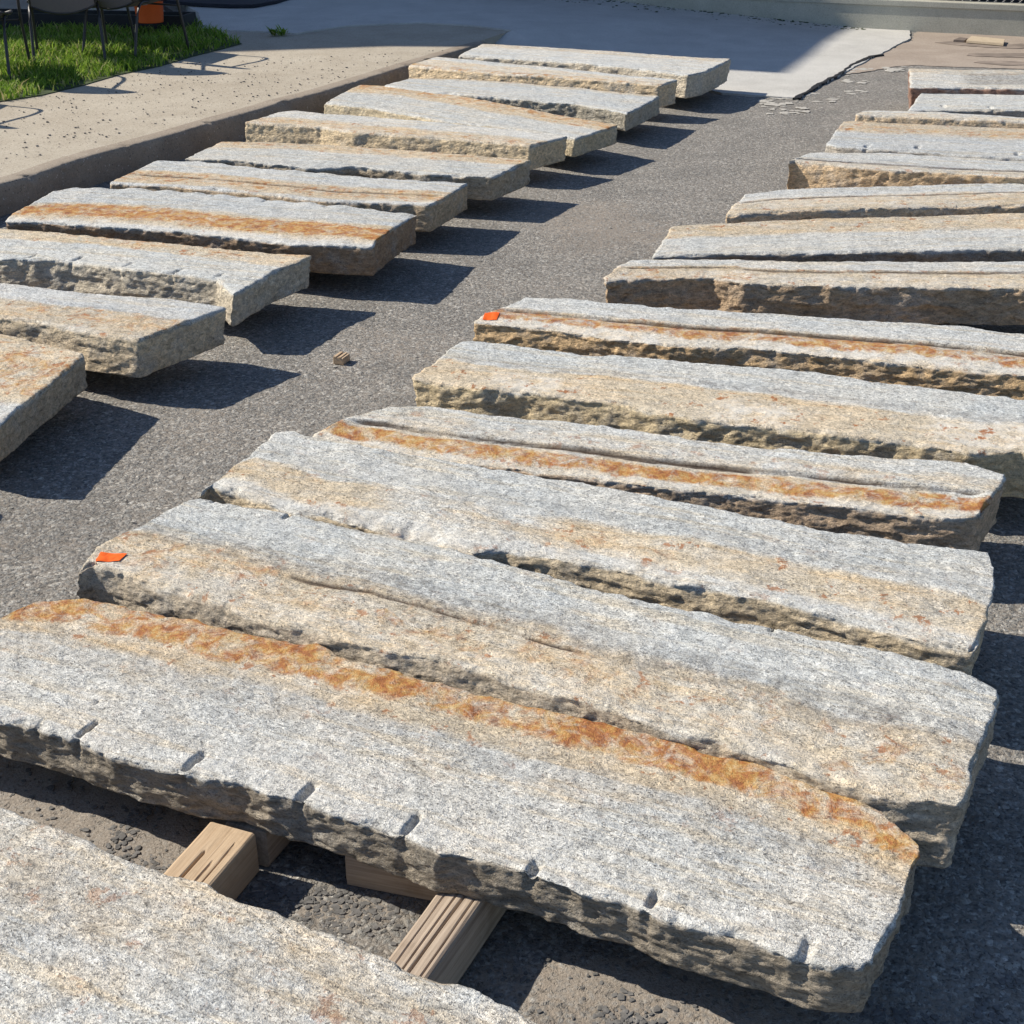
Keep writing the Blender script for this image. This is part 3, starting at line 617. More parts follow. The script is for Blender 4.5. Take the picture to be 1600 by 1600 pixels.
S['L4'] = slab([(8, 344), (130, 351), (273, 361), (455, 380), (581, 386)], [(81, 299), (120, 291), (227, 294), (325, 302), (450, 312), (553, 321), (648, 332)],
    .14, 'bluish white slab with a broad rusty red band and a rough dark brown face, fourth nearest of the left row',
    [('blue', -.1, .5, .7), ('rust', .54, .86, .85), ('tan', .48, .95, .9), ('white', .90, 1.1, .8), ('dark', .58, .66, .3, .0, .25)], (.16, .115, .075), res=.0075, under=True, seed=20, waves=.007, rough=.013, bevel=(.09, .012),
    slots=[(333, 305, .05, .006, .012), (414, 312, .06, .005, .01), (508, 320, .05, .006, .012)])
S['L5'] = slab([(170, 285), (266, 289), (375, 299), (500, 312), (622, 317), (675, 319)], [(244, 250), (312, 252), (450, 265), (587, 277), (732, 286)],
    .13, 'slab grey behind with a light orange-tan band in front and a pale chipped right corner, fifth nearest of the left row',
    [('tan', .45, .95, 1.0), ('rust', .5, .85, .42), ('blue', -.1, .4, .5), ('white', .85, 1.1, .8, .8, 1.1)], BR, res=.008, seed=21, waves=.005, crack=(.19, .006, .003, .015))
S['L6'] = slab([(286, 247), (359, 249), (500, 263), (553, 259), (656, 270), (770, 276)], [(344, 221), (422, 222), (553, 229), (691, 239), (831, 250)],
    .125, 'slab with a thin tan strip at the back and blue-grey front above a deeply broken face, sixth nearest of the left row',
    [('tan', -.1, .35, .85), ('rust', -.1, .2, .3), ('blue', .4, 1.1, .6)], (.2, .175, .13), res=.009, under=True, seed=22, rough=.016)
S['L7'] = slab([(383, 190), (500, 197), (553, 205), (691, 214), (831, 226)], [(433, 175), (462, 172), (509, 178), (650, 187), (806, 203), (887, 212)],
    .14, 'slab with a tall sandy ochre front face, seventh nearest of the left row',
    [('tan', .55, 1.1, .8), ('rust', .7, 1.0, .3), ('white', -.1, .5, .3)], (.31, .26, .175), res=.009, seed=23, rough=.012)
S['L8'] = slab([(507, 160), (587, 169), (691, 188), (794, 199), (850, 207), (901, 215)], [(560, 132), (656, 138), (759, 157), (862, 177), (966, 195)],
    .11, 'grey slab with an orange streak curving along its back edge, lying slightly askew, eighth nearest of the left row',
    [('rust', -.1, .25, .5), ('tan', -.1, .4, 1.0), ('blue', .45, 1.1, .6)], (.26, .23, .16), res=.009, seed=24)
S['L9'] = slab([(600, 133), (681, 144), (791, 153), (900, 162), (950, 170), (980, 176)], [(637, 122), (712, 123), (800, 128), (900, 137), (1032, 150)],
    .12, 'blue-white slab with a dark grey broken right corner, third from the far end of the left row',
    [('blue', -.1, 1.1, .7), ('tan', -.1, .12, .6)], (.2, .19, .155), res=.010, under=True, seed=25, rough=.016)
S['L10'] = slab([(638, 101), (712, 109), (800, 116), (900, 122), (1032, 131)], [(681, 89), (775, 97), (900, 109), (975, 117), (1059, 124)],
    .16, 'slab with a cream top and thick yellow ochre face, second from the far end of the left row',
    [('tan', .3, 1.1, .7), ('white', .2, .8, .4), ('rust', .8, 1.1, .4)], (.33, .27, .18), res=.010, seed=26, rough=.013)
S['L11'] = slab([(716, 86), (806, 91), (900, 97), (1000, 107), (1075, 117), (1102, 112)], [(753, 69), (820, 72), (900, 76), (1000, 83), (1142, 92)],
    .16, 'pinkish white slab at the far end of the left row with a bite out of its front right corner',
    [('tan', -.1, .3, .5), ('white', .2, 1.1, .3), ('blue', .5, 1.1, .4)], (.27, .25, .2), res=.010, seed=27, rough=.016)

# ------------------------------------------------------------------ timbers under the slabs
def timber(p0, p1, wdt, hgt, mat, label, roll=0, seed=0, group=None, checks=(), detail=False, z0=0.0):
    p0, p1 = np.array(p0), np.array(p1); d = p1-p0; L = np.hypot(*d); ang = math.atan2(d[1], d[0])
    nu = max(4, int(L/(.008 if detail else .05))); nc = 56 if detail else 4
    prof = []
    for side in range(4):
        for k in range(nc):
            t = k/nc-.5
            c = [(t*wdt, hgt/2), (wdt/2, -t*hgt), (-t*wdt, -hgt/2), (-wdt/2, t*hgt)][side]; prof.append(c)
    prof = np.array(prof); n = len(prof)
    r = np.array([[math.cos(roll), -math.sin(roll)], [math.sin(roll), math.cos(roll)]])
    us = np.linspace(0, L, nu+1); V = np.zeros((nu+1, n, 3)); V[:, :, 0] = us[:, None]; V[:, :, 1:] = prof[None]
    q = V.reshape(-1, 3)
    rad = q[:, 1:]/np.maximum(np.hypot(q[:, 1], q[:, 2]), 1e-6)[:, None]
    cr = np.minimum(wdt/2-np.abs(q[:, 1]), 1)+np.minimum(hgt/2-np.abs(q[:, 2]), 1); rnd = np.clip(1-cr/.006, 0, 1)*.003
    dsp = .0008*fbm(q*np.array([.15, 1, 1]), 60, 3, seed)+.002*fbm(q, 5, 2, seed+2)-rnd
    for (yc, wd_, dep, u0, u1) in checks:                       # drying checks / saw kerfs in the top face
        w_ = yc+.0012*np.sin(q[:, 0]*9+yc*100); mk = np.exp(-((q[:, 1]-w_)/wd_)**2)*(q[:, 2] > hgt*.42)*sstep(u0, u0+.01, q[:, 0])*(1-sstep(u1-.01, u1, q[:, 0])); q[:, 2] -= dep*mk
    q[:, 1:] += rad*dsp[:, None]
    q[:, 1:] = q[:, 1:]@r.T
    q[:, 2] += z0-q[:, 2].min()
    ids = np.arange((nu+1)*n).reshape(nu+1, n); a = np.concatenate([ids, ids[:, :1]], 1)
    fc = [tuple(x) for x in np.stack([a[:-1, :-1].ravel(), a[:-1, 1:].ravel(), a[1:, 1:].ravel(), a[1:, :-1].ravel()], 1)]
    fc += [tuple(ids[0]), tuple(ids[-1][::-1])]
    o = mesh_obj('timber_bearer', q, fc, mat, loc=(p0[0], p0[1], 0), rz=ang); tag(o, label, 'timber', group)
    bmx = bmesh.new(); bmx.from_mesh(o.data); bmesh.ops.recalc_face_normals(bmx, faces=bmx.faces); bmx.to_mesh(o.data); bmx.free()
    return o
G = 'timber bearers under the slabs'
a0 = (at(320, 1295, .09)+at(388, 1316, .09))/2; a1 = (at(261, 1354, .09)+at(333, 1387, .09))/2; da_ = (a0-a1)/np.hypot(*(a0-a1))
timber(a1-da_*.35, a0+da_*.02, .098, .092, M['wood_new'], 'pale cut timber with saw kerfs, bridging the gap between the two nearest slabs', seed=3, group=G, detail=True,
       checks=[(.012, .0022, .010, .10, .42), (-.018, .0012, .004, .25, .40), (-.030, .001, .004, .33, .46)])
timber(a0+da_*.0+np.array([.03, .03]), a0+da_*.5+np.array([.03, 0]), .09, .085, M['wood'], 'timber in the shade behind the pale cut timber, under the slab with the orange band', seed=5, group=G, detail=True)
b0 = (at(687, 1399, .09)+at(751, 1417, .09))/2; b1 = (at(614, 1500, .09)+at(676, 1522, .09))/2; db_ = (b0-b1)/np.hypot(*(b0-b1))
timber(b1-db_*.35, b0+db_*.4, .085, .090, M['wood'], 'grey weathered timber with long drying cracks between the two nearest slabs', roll=-.10, seed=8, group=G, detail=True,
       checks=[(-.030, .0012, .006, 0, 1), (-.008, .0018, .009, .1, .9), (.006, .0013, .006, .25, 1), (.024, .001, .004, .3, .8)])
c0_ = at(640, 1392, .03)
tb = timber(c0_+np.array([-.11, .08]), c0_+np.array([.10, .02]), .07, .085, M['wood'], 'short brown timber block in the shade left of the grey weathered timber', seed=12, group=G)
rr = ['R1', 'R2', 'R3', 'R4', 'R5', 'R6', 'R7', 'R8', 'R9', 'R10', 'R11', 'R12', 'R13', 'R14']; ll = ['L0', 'L1', 'L2', 'L3', 'L4', 'L5', 'L6', 'L7', 'L8', 'L9', 'L10', 'L11']
def bearers(keys, sv, row):
    k = 0
    while k < len(keys)-1:
        e = min(k+2, len(keys)-1); pa = S[keys[k]]; pb = S[keys[e]]
        A = ob_pts[pa.name](sv, .72 if k else .25); Bp = ob_pts[pb.name](sv, .2 if e == len(keys)-1 else .95)
        timber(A, Bp, .09, .088, M['wood'], 'weathered timber hidden in the dark under the %s row of slabs' % row, seed=k+3, group='hidden timbers under the %s row' % row)
        k = e
for sv in (.3, .72): bearers(rr[1:], sv, 'right')
for sv in (.28, .60): bearers(ll, sv, 'left')

# ------------------------------------------------------------------ orange tape, offcut
def tape(px, z, label, seed, host):
    from mathutils.bvhtree import BVHTree
    mw = Matrix.LocRotScale(host.location, host.rotation_euler, None); bv = BVHTree.FromPolygons([mw@v.co for v in host.data.vertices], [p.vertices[:] for p in host.data.polygons])
    pts = [at(x, y, z) for x, y in px]; n = 14; V = []
    for i in range(n+1):
        for j in range(n+1):
            u, v = i/n, j/n
            p = (pts[0]*(1-u)+pts[1]*u)*(1-v)+(pts[3]*(1-u)+pts[2]*u)*v
            hz = bv.ray_cast(Vector((p[0], p[1], 1)), Vector((0, 0, -1)))[0]; hz = hz.z if hz else z
            V.append((p[0], p[1], hz+.0022+.0010*math.sin(u*7+seed)))
    V = np.array(V); nn = len(V); W2 = V.copy(); W2[:, 2] -= .0012; idx = np.arange(nn).reshape(n+1, n+1)
    q = np.stack([idx[:-1, :-1].ravel(), idx[1:, :-1].ravel(), idx[1:, 1:].ravel(), idx[:-1, 1:].ravel()], 1)
    rim = list(idx[:, 0])+list(idx[-1, 1:])+list(idx[:-1, -1][::-1])+list(idx[0, 1:-1][::-1]); f2 = [tuple(x) for x in q]+[tuple(x[::-1]+nn) for x in q]
    for a, b in zip(rim, rim[1:]+rim[:1]): f2.append((a, a+nn, b+nn, b))
    o = mesh_obj('orange_tape_patch', np.vstack([V, W2]), f2, M['orange']); tag(o, label, 'tape', 'orange tape patches')
tape([(149, 882), (187, 880), (199, 867), (158, 866)], SLABZ+.135, 'larger orange tape patch on the left corner of the blue-grey slab near the front', 1, S['R2'])
tape([(754, 496), (776, 496), (781, 489), (758, 489)], SLABZ+.145-.006, 'small orange tape patch further back, on the corner of the slab with the white lip', 2, S['R6'])
bm = bmesh.new(); box(bm, -.021, .021, -.028, .028, 0, .026)
p = at(534, 567); oc = bm_obj('wood_offcut', bm, M['wood_new'], loc=(p[0], p[1], .003), rz=-.35, bevel=.0015, seg=1)
tag(oc, 'tiny light brown wood block lying alone on the asphalt between the two rows', 'wood block')
bm = bmesh.new(); box(bm, -.018, -.008, -.029, .029, .0245, .030); bm_obj('ridge', bm, M['wood_new'], parent=oc)
bm = bmesh.new(); box(bm, .002, .010, -.029, .029, .0245, .029); bm_obj('ridge', bm, M['wood_new'], parent=oc)

# ------------------------------------------------------------------ loose and embedded stones in the asphalt
def stones(name, pts, rad, mat, label, cat, flat=.6, sink=.45, seed=0):
    rs = np.random.RandomState(seed)
    bm = bmesh.new(); bmesh.ops.create_icosphere(bm, subdivisions=1, radius=1); bv = np.array([v.co[:] for v in bm.verts]); bv = np.clip(bv, [-.72, -.8, -.62], [.8, .68, .55])*1.25; bf = np.array([[v.index for v in f.verts] for f in bm.faces]); bm.free()
    n = len(pts); a = rs.rand(n)*6.28; ca, sa = np.cos(a), np.sin(a)
    jit = 1+.20*(rs.rand(n, len(bv), 1)-.5)*2; sc = np.stack([rad*(.8+.6*rs.rand(n)), rad*(.7+.4*rs.rand(n)), rad*flat*(.7+.5*rs.rand(n))], 1)[:, None, :]
    v = bv[None]*jit*sc; x = v[..., 0]*ca[:, None]-v[..., 1]*sa[:, None]; y = v[..., 0]*sa[:, None]+v[..., 1]*ca[:, None]
    v = np.stack([x+pts[:, :1], y+pts[:, 1:2], v[..., 2]+(pts[:, 2]+rad*flat*(1-2*sink))[:, None]], -1).reshape(-1, 3)
    f = (bf[None]+(np.arange(n)*len(bv))[:, None, None]).reshape(-1, 3)
    o = mesh_obj(name, v, f, mat); tag(o, label, cat, kind='stuff'); return o
rs = np.random.RandomState(3)
def cloud(n, poly, seed):
    r = np.random.RandomState(seed); q = np.array([at(x, y) for x, y in poly]); lo, hi = q.min(0), q.max(0); out = []
    pts = lo+(hi-lo)*r.rand(n, 2); inside = np.zeros(n, bool); j = len(q)-1
    for i in range(len(q)):
        c = ((q[i, 1] > pts[:, 1]) != (q[j, 1] > pts[:, 1])) & (pts[:, 0] < (q[j, 0]-q[i, 0])*(pts[:, 1]-q[i, 1])/(q[j, 1]-q[i, 1]+1e-12)+q[i, 0]); inside ^= c; j = i
    return pts[inside]
nearp = cloud(26000, [(-80, 1180), (0, 1190), (1500, 1600), (1600, 1500), (1600, 1700), (1200, 1800), (-80, 1400)], 4)
z3 = np.c_[nearp, np.zeros(len(nearp))]; dens = fbm(z3, 4.5, 3, 91)+.25*fbm(z3, 20, 2, 93)
bare = np.array([at(60, 1270), at(980, 1530), at(1150, 1600), at(300, 1300)]); keep = dens > .10
for b, rr_ in zip(bare, (.28, .10, .16, .16)): keep &= ((np.hypot(*(nearp-b).T)/rr_)+.35*dens) > .8
keep |= rs.rand(len(nearp)) < .10
nearp = nearp[keep]; zz_ = .004*fbm(np.c_[nearp, np.zeros(len(nearp))], 1.3, 3, 5)
stones('asphalt_stones', np.c_[nearp, zz_], .0028+.0038*rs.rand(len(nearp))**1.6, M['stone'], 'dark rounded stones set in the worn asphalt between the nearest slabs', 'stones', seed=5)
nf = len(nearp)
# ------------------------------------------------------------------ broken concrete chips and flaky patches by the driveway edge
cp = cloud(1500, [(1180, 150), (1250, 152), (1370, 90), (1420, 64), (1440, 70), (1400, 130), (1300, 190), (1200, 180)], 8); cz = fbm(np.c_[cp, np.zeros(len(cp))], 2.2, 3, 17); cp = cp[cz > .17]
stones('concrete_flakes', np.c_[cp, np.full(len(cp), .003)], .012+.035*rs.rand(len(cp))**2, M['chip'], 'pale concrete flakes on the asphalt beside the driveway edge', 'flakes', flat=.09, sink=.3, seed=9)
gp = cloud(260, [(0, 640), (600, 480), (1200, 160), (1240, 230), (900, 450), (400, 720), (120, 900), (0, 960)], 10)
stones('loose_grit', np.c_[gp, np.full(len(gp), .003)], .0025+.004*rs.rand(len(gp))**2, M['chip'], 'pale grit scattered over the asphalt between the rows', 'grit', flat=.7, sink=.2, seed=12)
wp = cloud(2600, [(0, 260), (0, 170), (300, 95), (700, 78), (640, 95), (400, 160)], 13); wp = wp*(H-WZ)/H
stones('walk_pebbles', np.c_[wp, np.full(len(wp), WZ)], .0018+.0055*rs.rand(len(wp))**4, M['stone'], 'dark pebbles on the sidewalk surface', 'pebbles', flat=.7, sink=.3, seed=14)
# dark crack along the broken driveway edge
cl = [at(x, y, .012) for x, y in ((1243, 154), (1262, 143), (1290, 127), (1305, 119), (1330, 103), (1345, 96), (1362, 88), (1378, 86))]
V = []; fcs = []
cl = np.array(cl); sg = np.r_[0, np.cumsum(np.hypot(*np.diff(cl, axis=0).T))]; uu = np.linspace(0, sg[-1], 120); cx = np.interp(uu, sg, cl[:, 0]); cy = np.interp(uu, sg, cl[:, 1])
o3 = np.c_[cx, cy, np.zeros(120)]; wv = .020+.018*fbm(o3, 5, 3, 3); jx = .02*fbm(o3, 8, 3, 8)
for i in range(120): V += [(cx[i]+jx[i]-wv[i], cy[i], .0185), (cx[i]+jx[i]+wv[i], cy[i]-.01, .0185), (cx[i]+jx[i]-wv[i], cy[i], .0), (cx[i]+jx[i]+wv[i], cy[i]-.01, .0)]
for i in range(119): a = i*4; fcs += [(a, a+1, a+5, a+4), (a+1, a+3, a+7, a+5), (a+2, a, a+4, a+6)]
ck = mesh_obj('edge_crack', V, fcs, M['edging']); tag(ck, kind='structure')

# ------------------------------------------------------------------ far wall with cap and fence
zb = -.05; top_z = on_wall(1500, 14)[2]; p0 = np.array([*wa])-wd*4.2; p1 = np.array([*wb])+wd*3
def strip_box(a, b, d0, d1, z0, z1, bm):
    n2 = -wnrm; v = [a+n2*d0, b+n2*d0, b+n2*d1, a+n2*d1]
    lo = [bm.verts.new((q[0], q[1], z0)) for q in v]; hi = [bm.verts.new((q[0], q[1], z1)) for q in v]
    bm.faces.new(lo[::-1]); bm.faces.new(hi)
    for i in range(4): bm.faces.new((lo[i], lo[(i+1) % 4], hi[(i+1) % 4], hi[i]))
n2 = wnrm if (wnrm@(np.array([0, 0])-wa)) > 0 else -wnrm; wnrm = n2
W_ = empty('concrete_wall', (wa[0], wa[1], 0)); inv = np.array([wa[0], wa[1]])
bm = bmesh.new(); strip_box(p0-inv, p1-inv, 0, .25, zb, top_z, bm); bmesh.ops.recalc_face_normals(bm, faces=bm.faces); bm_obj('wall_body', bm, M['wall'], W_)
ctop = on_wall(1500, 4)[2]
bm = bmesh.new(); strip_box(p0-inv-wd*.01, p1-inv+wd*.01, -.012, .262, top_z+.001, ctop, bm); bmesh.ops.recalc_face_normals(bm, faces=bm.faces); bm_obj('coping', bm, M['wall'], W_, bevel=.008)
tag(W_, 'low weathered concrete wall with a coping across the top of the picture', 'wall')
Fn = empty('chain_link_fence', (wa[0], wa[1], ctop)); L = np.hypot(*(p1-p0)); n2 = -wnrm
def fp(u, z, off=.12): q = p0+wd*u+n2*off-inv; return (q[0], q[1], z)
bm = bmesh.new(); st = .075; hgt = 1.3; k = -hgt
while k < L:
    for sgn in (1, -1):
        a0_, a1_ = k, k+hgt
        pts = [(a0_, 0 if sgn > 0 else hgt), (a1_, hgt if sgn > 0 else 0)]
        c = []
        (ua, za), (ub, zb_) = pts
        if ua < 0: t_ = -ua/(ub-ua); za = za+(zb_-za)*t_; ua = 0
        if ub > L: t_ = (L-ua)/(ub-ua); zb_ = za+(zb_-za)*t_; ub = L
        if ub-ua > .05: tube(bm, [fp(ua, za+.005), fp(ub, zb_+.005)], .0022, 3)
    k += st
wm = bm_obj('wire_mesh', bm, M['steel'], Fn); wm['kind'] = 'stuff'
for u in np.arange(.4, L, 2.4):
    bm = bmesh.new(); tube(bm, [fp(u, 0, .15), fp(u, hgt+.05, .15)], .024, 10); bm_obj('post', bm, M['steel'], Fn, True)
bm = bmesh.new(); tube(bm, [fp(0, hgt, .15), fp(L, hgt, .15)], .018, 8); bm_obj('top_rail', bm, M['steel'], Fn, True)
bm = bmesh.new(); q0, q1 = fp(0, .02, .19), fp(L*.86, .02, .19); q2, q3 = fp(0, 0, .195), fp(L*.86, 0, .195)
vs = [bm.verts.new(c) for c in (q0, q1, (q1[0], q1[1], 1.28), (q0[0], q0[1], 1.28), q2, q3, (q3[0], q3[1], 1.28), (q2[0], q2[1], 1.28))]
for f in ((0, 1, 2, 3), (5, 4, 7, 6), (0, 4, 5, 1), (3, 2, 6, 7), (1, 5, 6, 2), (0, 3, 7, 4)): bm.faces.new([vs[i] for i in f])
bm_obj('shade_panel', bm, M['panel_shade'], Fn)  # added panel, its dark colour stands in for shaded ground beyond the wall
tag(Fn, 'chain link fence with an added dark panel for the shade behind it, standing on the low concrete wall', 'fence')
from mathutils.bvhtree import BVHTree
dbv = BVHTree.FromPolygons([v.co for v in dv.data.vertices], [p.vertices[:] for p in dv.data.polygons])
wq = np.array([at(x, y, .03) for x, y in zip(np.random.RandomState(5).uniform(960, 1345, 260), np.zeros(260))]); rr5 = np.random.RandomState(6); pl = []
for i_ in range(260):
    q5 = wa-wd*rr5.uniform(-.1, 3.4)+wnrm*(.03+.45*rr5.rand()**3); h5 = dbv.ray_cast(Vector((q5[0], q5[1], 2)), Vector((0, 0, -1)))[0]
    if h5: pl.append((q5[0], q5[1], h5.z))
if pl: stones('wall_debris', np.array(pl), .006+.016*rr5.rand(len(pl))**3, M['soil'], 'dark leaf litter and grit along the foot of the concrete wall', 'litter', flat=.3, sink=.3, seed=15)
# boards on the dusty ground by the wall
def plank(px, z, th, mat, label, tiltz=0):
    pts = [at(x, y, z) for x, y in px]; c = sum(pts)/4; bm = bmesh.new()
    lo = [bm.verts.new((*(p-c), -th+(tiltz if i < 2 else 0)*0)) for i, p in enumerate(pts)]; hi = [bm.verts.new((*(p-c), (tiltz if i in (0, 3) else 0))) for i, p in enumerate(pts)]
    bm.faces.new(lo[::-1]); bm.faces.new(hi)
    for i in range(4): bm.faces.new((lo[i], lo[(i+1) % 4], hi[(i+1) % 4], hi[i]))
    bmesh.ops.recalc_face_normals(bm, faces=bm.faces)
    o = bm_obj('board', bm, mat, loc=(c[0], c[1], z)); tag(o, label, 'board'); return o
plank([(1510, 63), (1568, 68), (1570, 61), (1518, 56)], .035, .02, M['board'], 'tan board lying on the dusty ground by the far wall')
plank([(1490, 62), (1507, 63), (1512, 59.5), (1500, 58)], .03, .02, M['plank_dark'], 'dark splintered board end left of the tan board by the far wall')
for nm, px in (('damp_stain', [(1512, 84), (1540, 82.5), (1600, 83), (1680, 84), (1680, 92), (1600, 90), (1550, 89), (1515, 87)]), ('damp_stain', [(1520, 97), (1560, 95), (1640, 97), (1640, 102), (1560, 101)]), ('damp_stain', [(1462, 66), (1490, 63), (1575, 69), (1650, 64), (1650, 76), (1570, 75), (1500, 71)])):
    s_ = poly_sheet(nm, [(*at(x, y, .0095), .0095) for x, y in px], M['stain'], .003, .05, 21); tag(s_, kind='structure')

# ------------------------------------------------------------------ grass, planter, bucket, chairs, dark sheet
gpoly = [(-420, 262), (-200, 205), (0, 158), (62, 149), (125, 134), (187, 116), (250, 103), (300, 88), (340, 78), (378, 68), (345, 54), (305, 50), (300, 36), (160, 32), (0, 30), (-600, 20)]
sb = poly_sheet('grass_soil', [(*at(x, y, WZ+.004), WZ+.004) for x, y in gpoly], M['soil'], .004, .0, 5); tag(sb, kind='structure')
q = np.array([at(x, y, WZ) for x, y in gpoly]); scl = (H-WZ)/H
gpts = cloud(170000, gpoly, 21)*scl
gpts = gpts+rs.randn(len(gpts), 2)*.018+.05*np.c_[fbm(np.c_[gpts, np.zeros(len(gpts))], 6, 3, 2), fbm(np.c_[gpts, np.zeros(len(gpts))], 6, 3, 4)]; d3 = np.c_[gpts, np.zeros(len(gpts))]; kf = fbm(d3, 3.0, 3, 61); thin = rs.rand(len(gpts)) < np.clip(.62+.8*kf, .12, 1); gpts = gpts[thin]; kf = kf[thin]
farb = rs.rand(len(gpts)) < np.where(gpts[:, 0] < -5.2, .35, 1.0); gpts = gpts[farb]; kf = kf[farb]
n = len(gpts); a = rs.rand(n)*6.28; hh = (.035+.06*rs.rand(n)**1.5)*(1+.7*kf); lean = (.2+.9*rs.rand(n))*hh; la = rs.rand(n)*6.28; wd2 = .003+.0035*rs.rand(n)
bx, by = np.cos(a)*wd2, np.sin(a)*wd2; z0 = np.full(n, WZ+.003)
v0 = np.stack([gpts[:, 0]-bx, gpts[:, 1]-by, z0], 1); v1 = np.stack([gpts[:, 0]+bx, gpts[:, 1]+by, z0], 1)
mx, my = gpts[:, 0]+np.cos(la)*lean*.35, gpts[:, 1]+np.sin(la)*lean*.35
v2 = np.stack([mx+bx*.8, my+by*.8, z0+hh*.62], 1); v3 = np.stack([mx-bx*.8, my-by*.8, z0+hh*.62], 1)
v4 = np.stack([gpts[:, 0]+np.cos(la)*lean, gpts[:, 1]+np.sin(la)*lean, z0+hh*.95], 1)
pass
GV = np.stack([v0, v1, v2, v3, v4], 1).reshape(-1, 3); b = np.arange(n)*5
gf = np.concatenate([np.stack([b, b+1, b+2], 1), np.stack([b, b+2, b+3], 1), np.stack([b+3, b+2, b+4], 1)])
go = mesh_obj('grass', GV, gf, M['grass']); tag(go, 'bright green uneven grass beside the sidewalk', 'grass', kind='stuff')
def weed(px, py, z, r, label, nb=16, seed=0):
    r_ = random.Random(seed); c = at(px, py, z); bm = bmesh.new()
    for k in range(nb):
        a = r_.random()*6.28; ln = r*(.5+r_.random()*.7); up = ln*(.3+r_.random()*.8); sx, sy = math.cos(a), math.sin(a); w2 = .006+.006*r_.random(); ox, oy = (r_.random()-.5)*r*1.6, (r_.random()-.5)*r
        p = [(ox, oy, 0), (ox+sx*ln*.5-sy*w2, oy+sy*ln*.5+sx*w2, up*.7), (ox+sx*ln*.5+sy*w2, oy+sy*ln*.5-sx*w2, up*.7), (ox+sx*ln, oy+sy*ln, up)]
        vs = [bm.verts.new(x) for x in p]; bm.faces.new((vs[0], vs[2], vs[1])); bm.faces.new((vs[1], vs[2], vs[3]))
    o = bm_obj('weed', bm, M['grass'], loc=(c[0], c[1], z)); tag(o, label, 'weed')
weed(436, 56, WZ, .075, 'low weed tuft growing at the joint between sidewalk and driveway', 60, 2)
weed(307, 42, WZ, .10, 'small leafy weed at the right end of the black edging box', 22, 3)
# planter: black edging box
a_, b_ = at(288, 51, WZ), at(120, 48, WZ); dd_ = (b_-a_)/np.hypot(*(b_-a_)); nn_ = np.array([-dd_[1], dd_[0]]); nn_ = nn_ if nn_[1] > 0 else -nn_
Pn = empty('raised_bed', (a_[0], a_[1], WZ)); Lp = 2.2; Dp = .34; hp = .14
for (u0, u1, w0, w1) in ((0, Lp, 0, .03), (0, Lp, Dp-.03, Dp), (0, .03, .031, Dp-.031), (Lp-.03, Lp, .031, Dp-.031)):
    bm = bmesh.new(); v = [dd_*u0+nn_*w0, dd_*u1+nn_*w0, dd_*u1+nn_*w1, dd_*u0+nn_*w1]
    lo = [bm.verts.new((*c, 0)) for c in v]; hi = [bm.verts.new((*c, hp)) for c in v]; bm.faces.new(lo[::-1]); bm.faces.new(hi)
    for i in range(4): bm.faces.new((lo[i], lo[(i+1) % 4], hi[(i+1) % 4], hi[i]))
    bmesh.ops.recalc_face_normals(bm, faces=bm.faces); bm_obj('side_board', bm, M['edging'], Pn, bevel=.004)
bm = bmesh.new(); v = [dd_*.03+nn_*.03, dd_*(Lp-.03)+nn_*.03, dd_*(Lp-.03)+nn_*(Dp-.03), dd_*.03+nn_*(Dp-.03)]
f = bm.faces.new([bm.verts.new((*c, hp-.03)) for c in v]); bmesh.ops.recalc_face_normals(bm, faces=bm.faces); sf = bm_obj('soil', bm, M['soil'], Pn)
tag(Pn, 'low black raised bed in the shade behind the chairs', 'planter')
bk_c = at(234, 33, WZ+.12); Bk = empty('orange_bucket', (bk_c[0], bk_c[1]+.02, WZ+.11))
def lathe(prof, n=40):
    bm = bmesh.new(); rings = [[bm.verts.new((r*math.cos(k*2*math.pi/n), r*math.sin(k*2*math.pi/n), z)) for k in range(n)] for r, z in prof]
    for A, B2 in zip(rings, rings[1:]):
        for k in range(n): bm.faces.new((A[k], A[(k+1) % n], B2[(k+1) % n], B2[k]))
    bm.faces.new(rings[0][::-1]); bm.faces.new(rings[-1]); return bm
bm_obj('body', lathe([(.112, 0), (.114, .01), (.138, .31), (.150, .315), (.150, .335), (.138, .34), (.138, .37), (.130, .37), (.106, .02)]), M['orange_pl'], Bk, True)
bm = bmesh.new(); nL = 14
for k in range(nL):
    a0_ = -2.3+k*.1; a1_ = a0_+.1; zz0, zz1 = .19, .29; r0, r1 = .1305, .1375
    vs = [bm.verts.new((r*math.cos(a), r*math.sin(a), z)) for r, a, z in ((r0, a0_, zz0), (r0, a1_, zz0), (r1, a1_, zz1), (r1, a0_, zz1))]; bm.faces.new(vs)
bm_obj('paper_label', bm, M['white_pl'], Bk)
bm = bmesh.new(); tube(bm, smooth_path([(-.15, 0, .32), (-.13, -.13, .22), (0, -.19, .16), (.13, -.13, .22), (.15, 0, .32)]), .003, 6); bm_obj('handle', bm, M['steel'], Bk, True)
tag(Bk, 'orange plastic bucket standing in the black raised bed', 'bucket')
# thin dark navy sheet at the top edge
z = WZ+.02; m_ = [(244, -1), (297, 4), (360, 7), (396, 7), (432, 1), (470, -10), (240, -20)]
mt = poly_sheet('dark_sheet', [(*at(x, y, z+.03), z+.03) for x, y in m_], M['mat'], .03, 0); tag(mt, 'dark navy sheet on the shaded pavement at the top edge of the picture', 'mat')

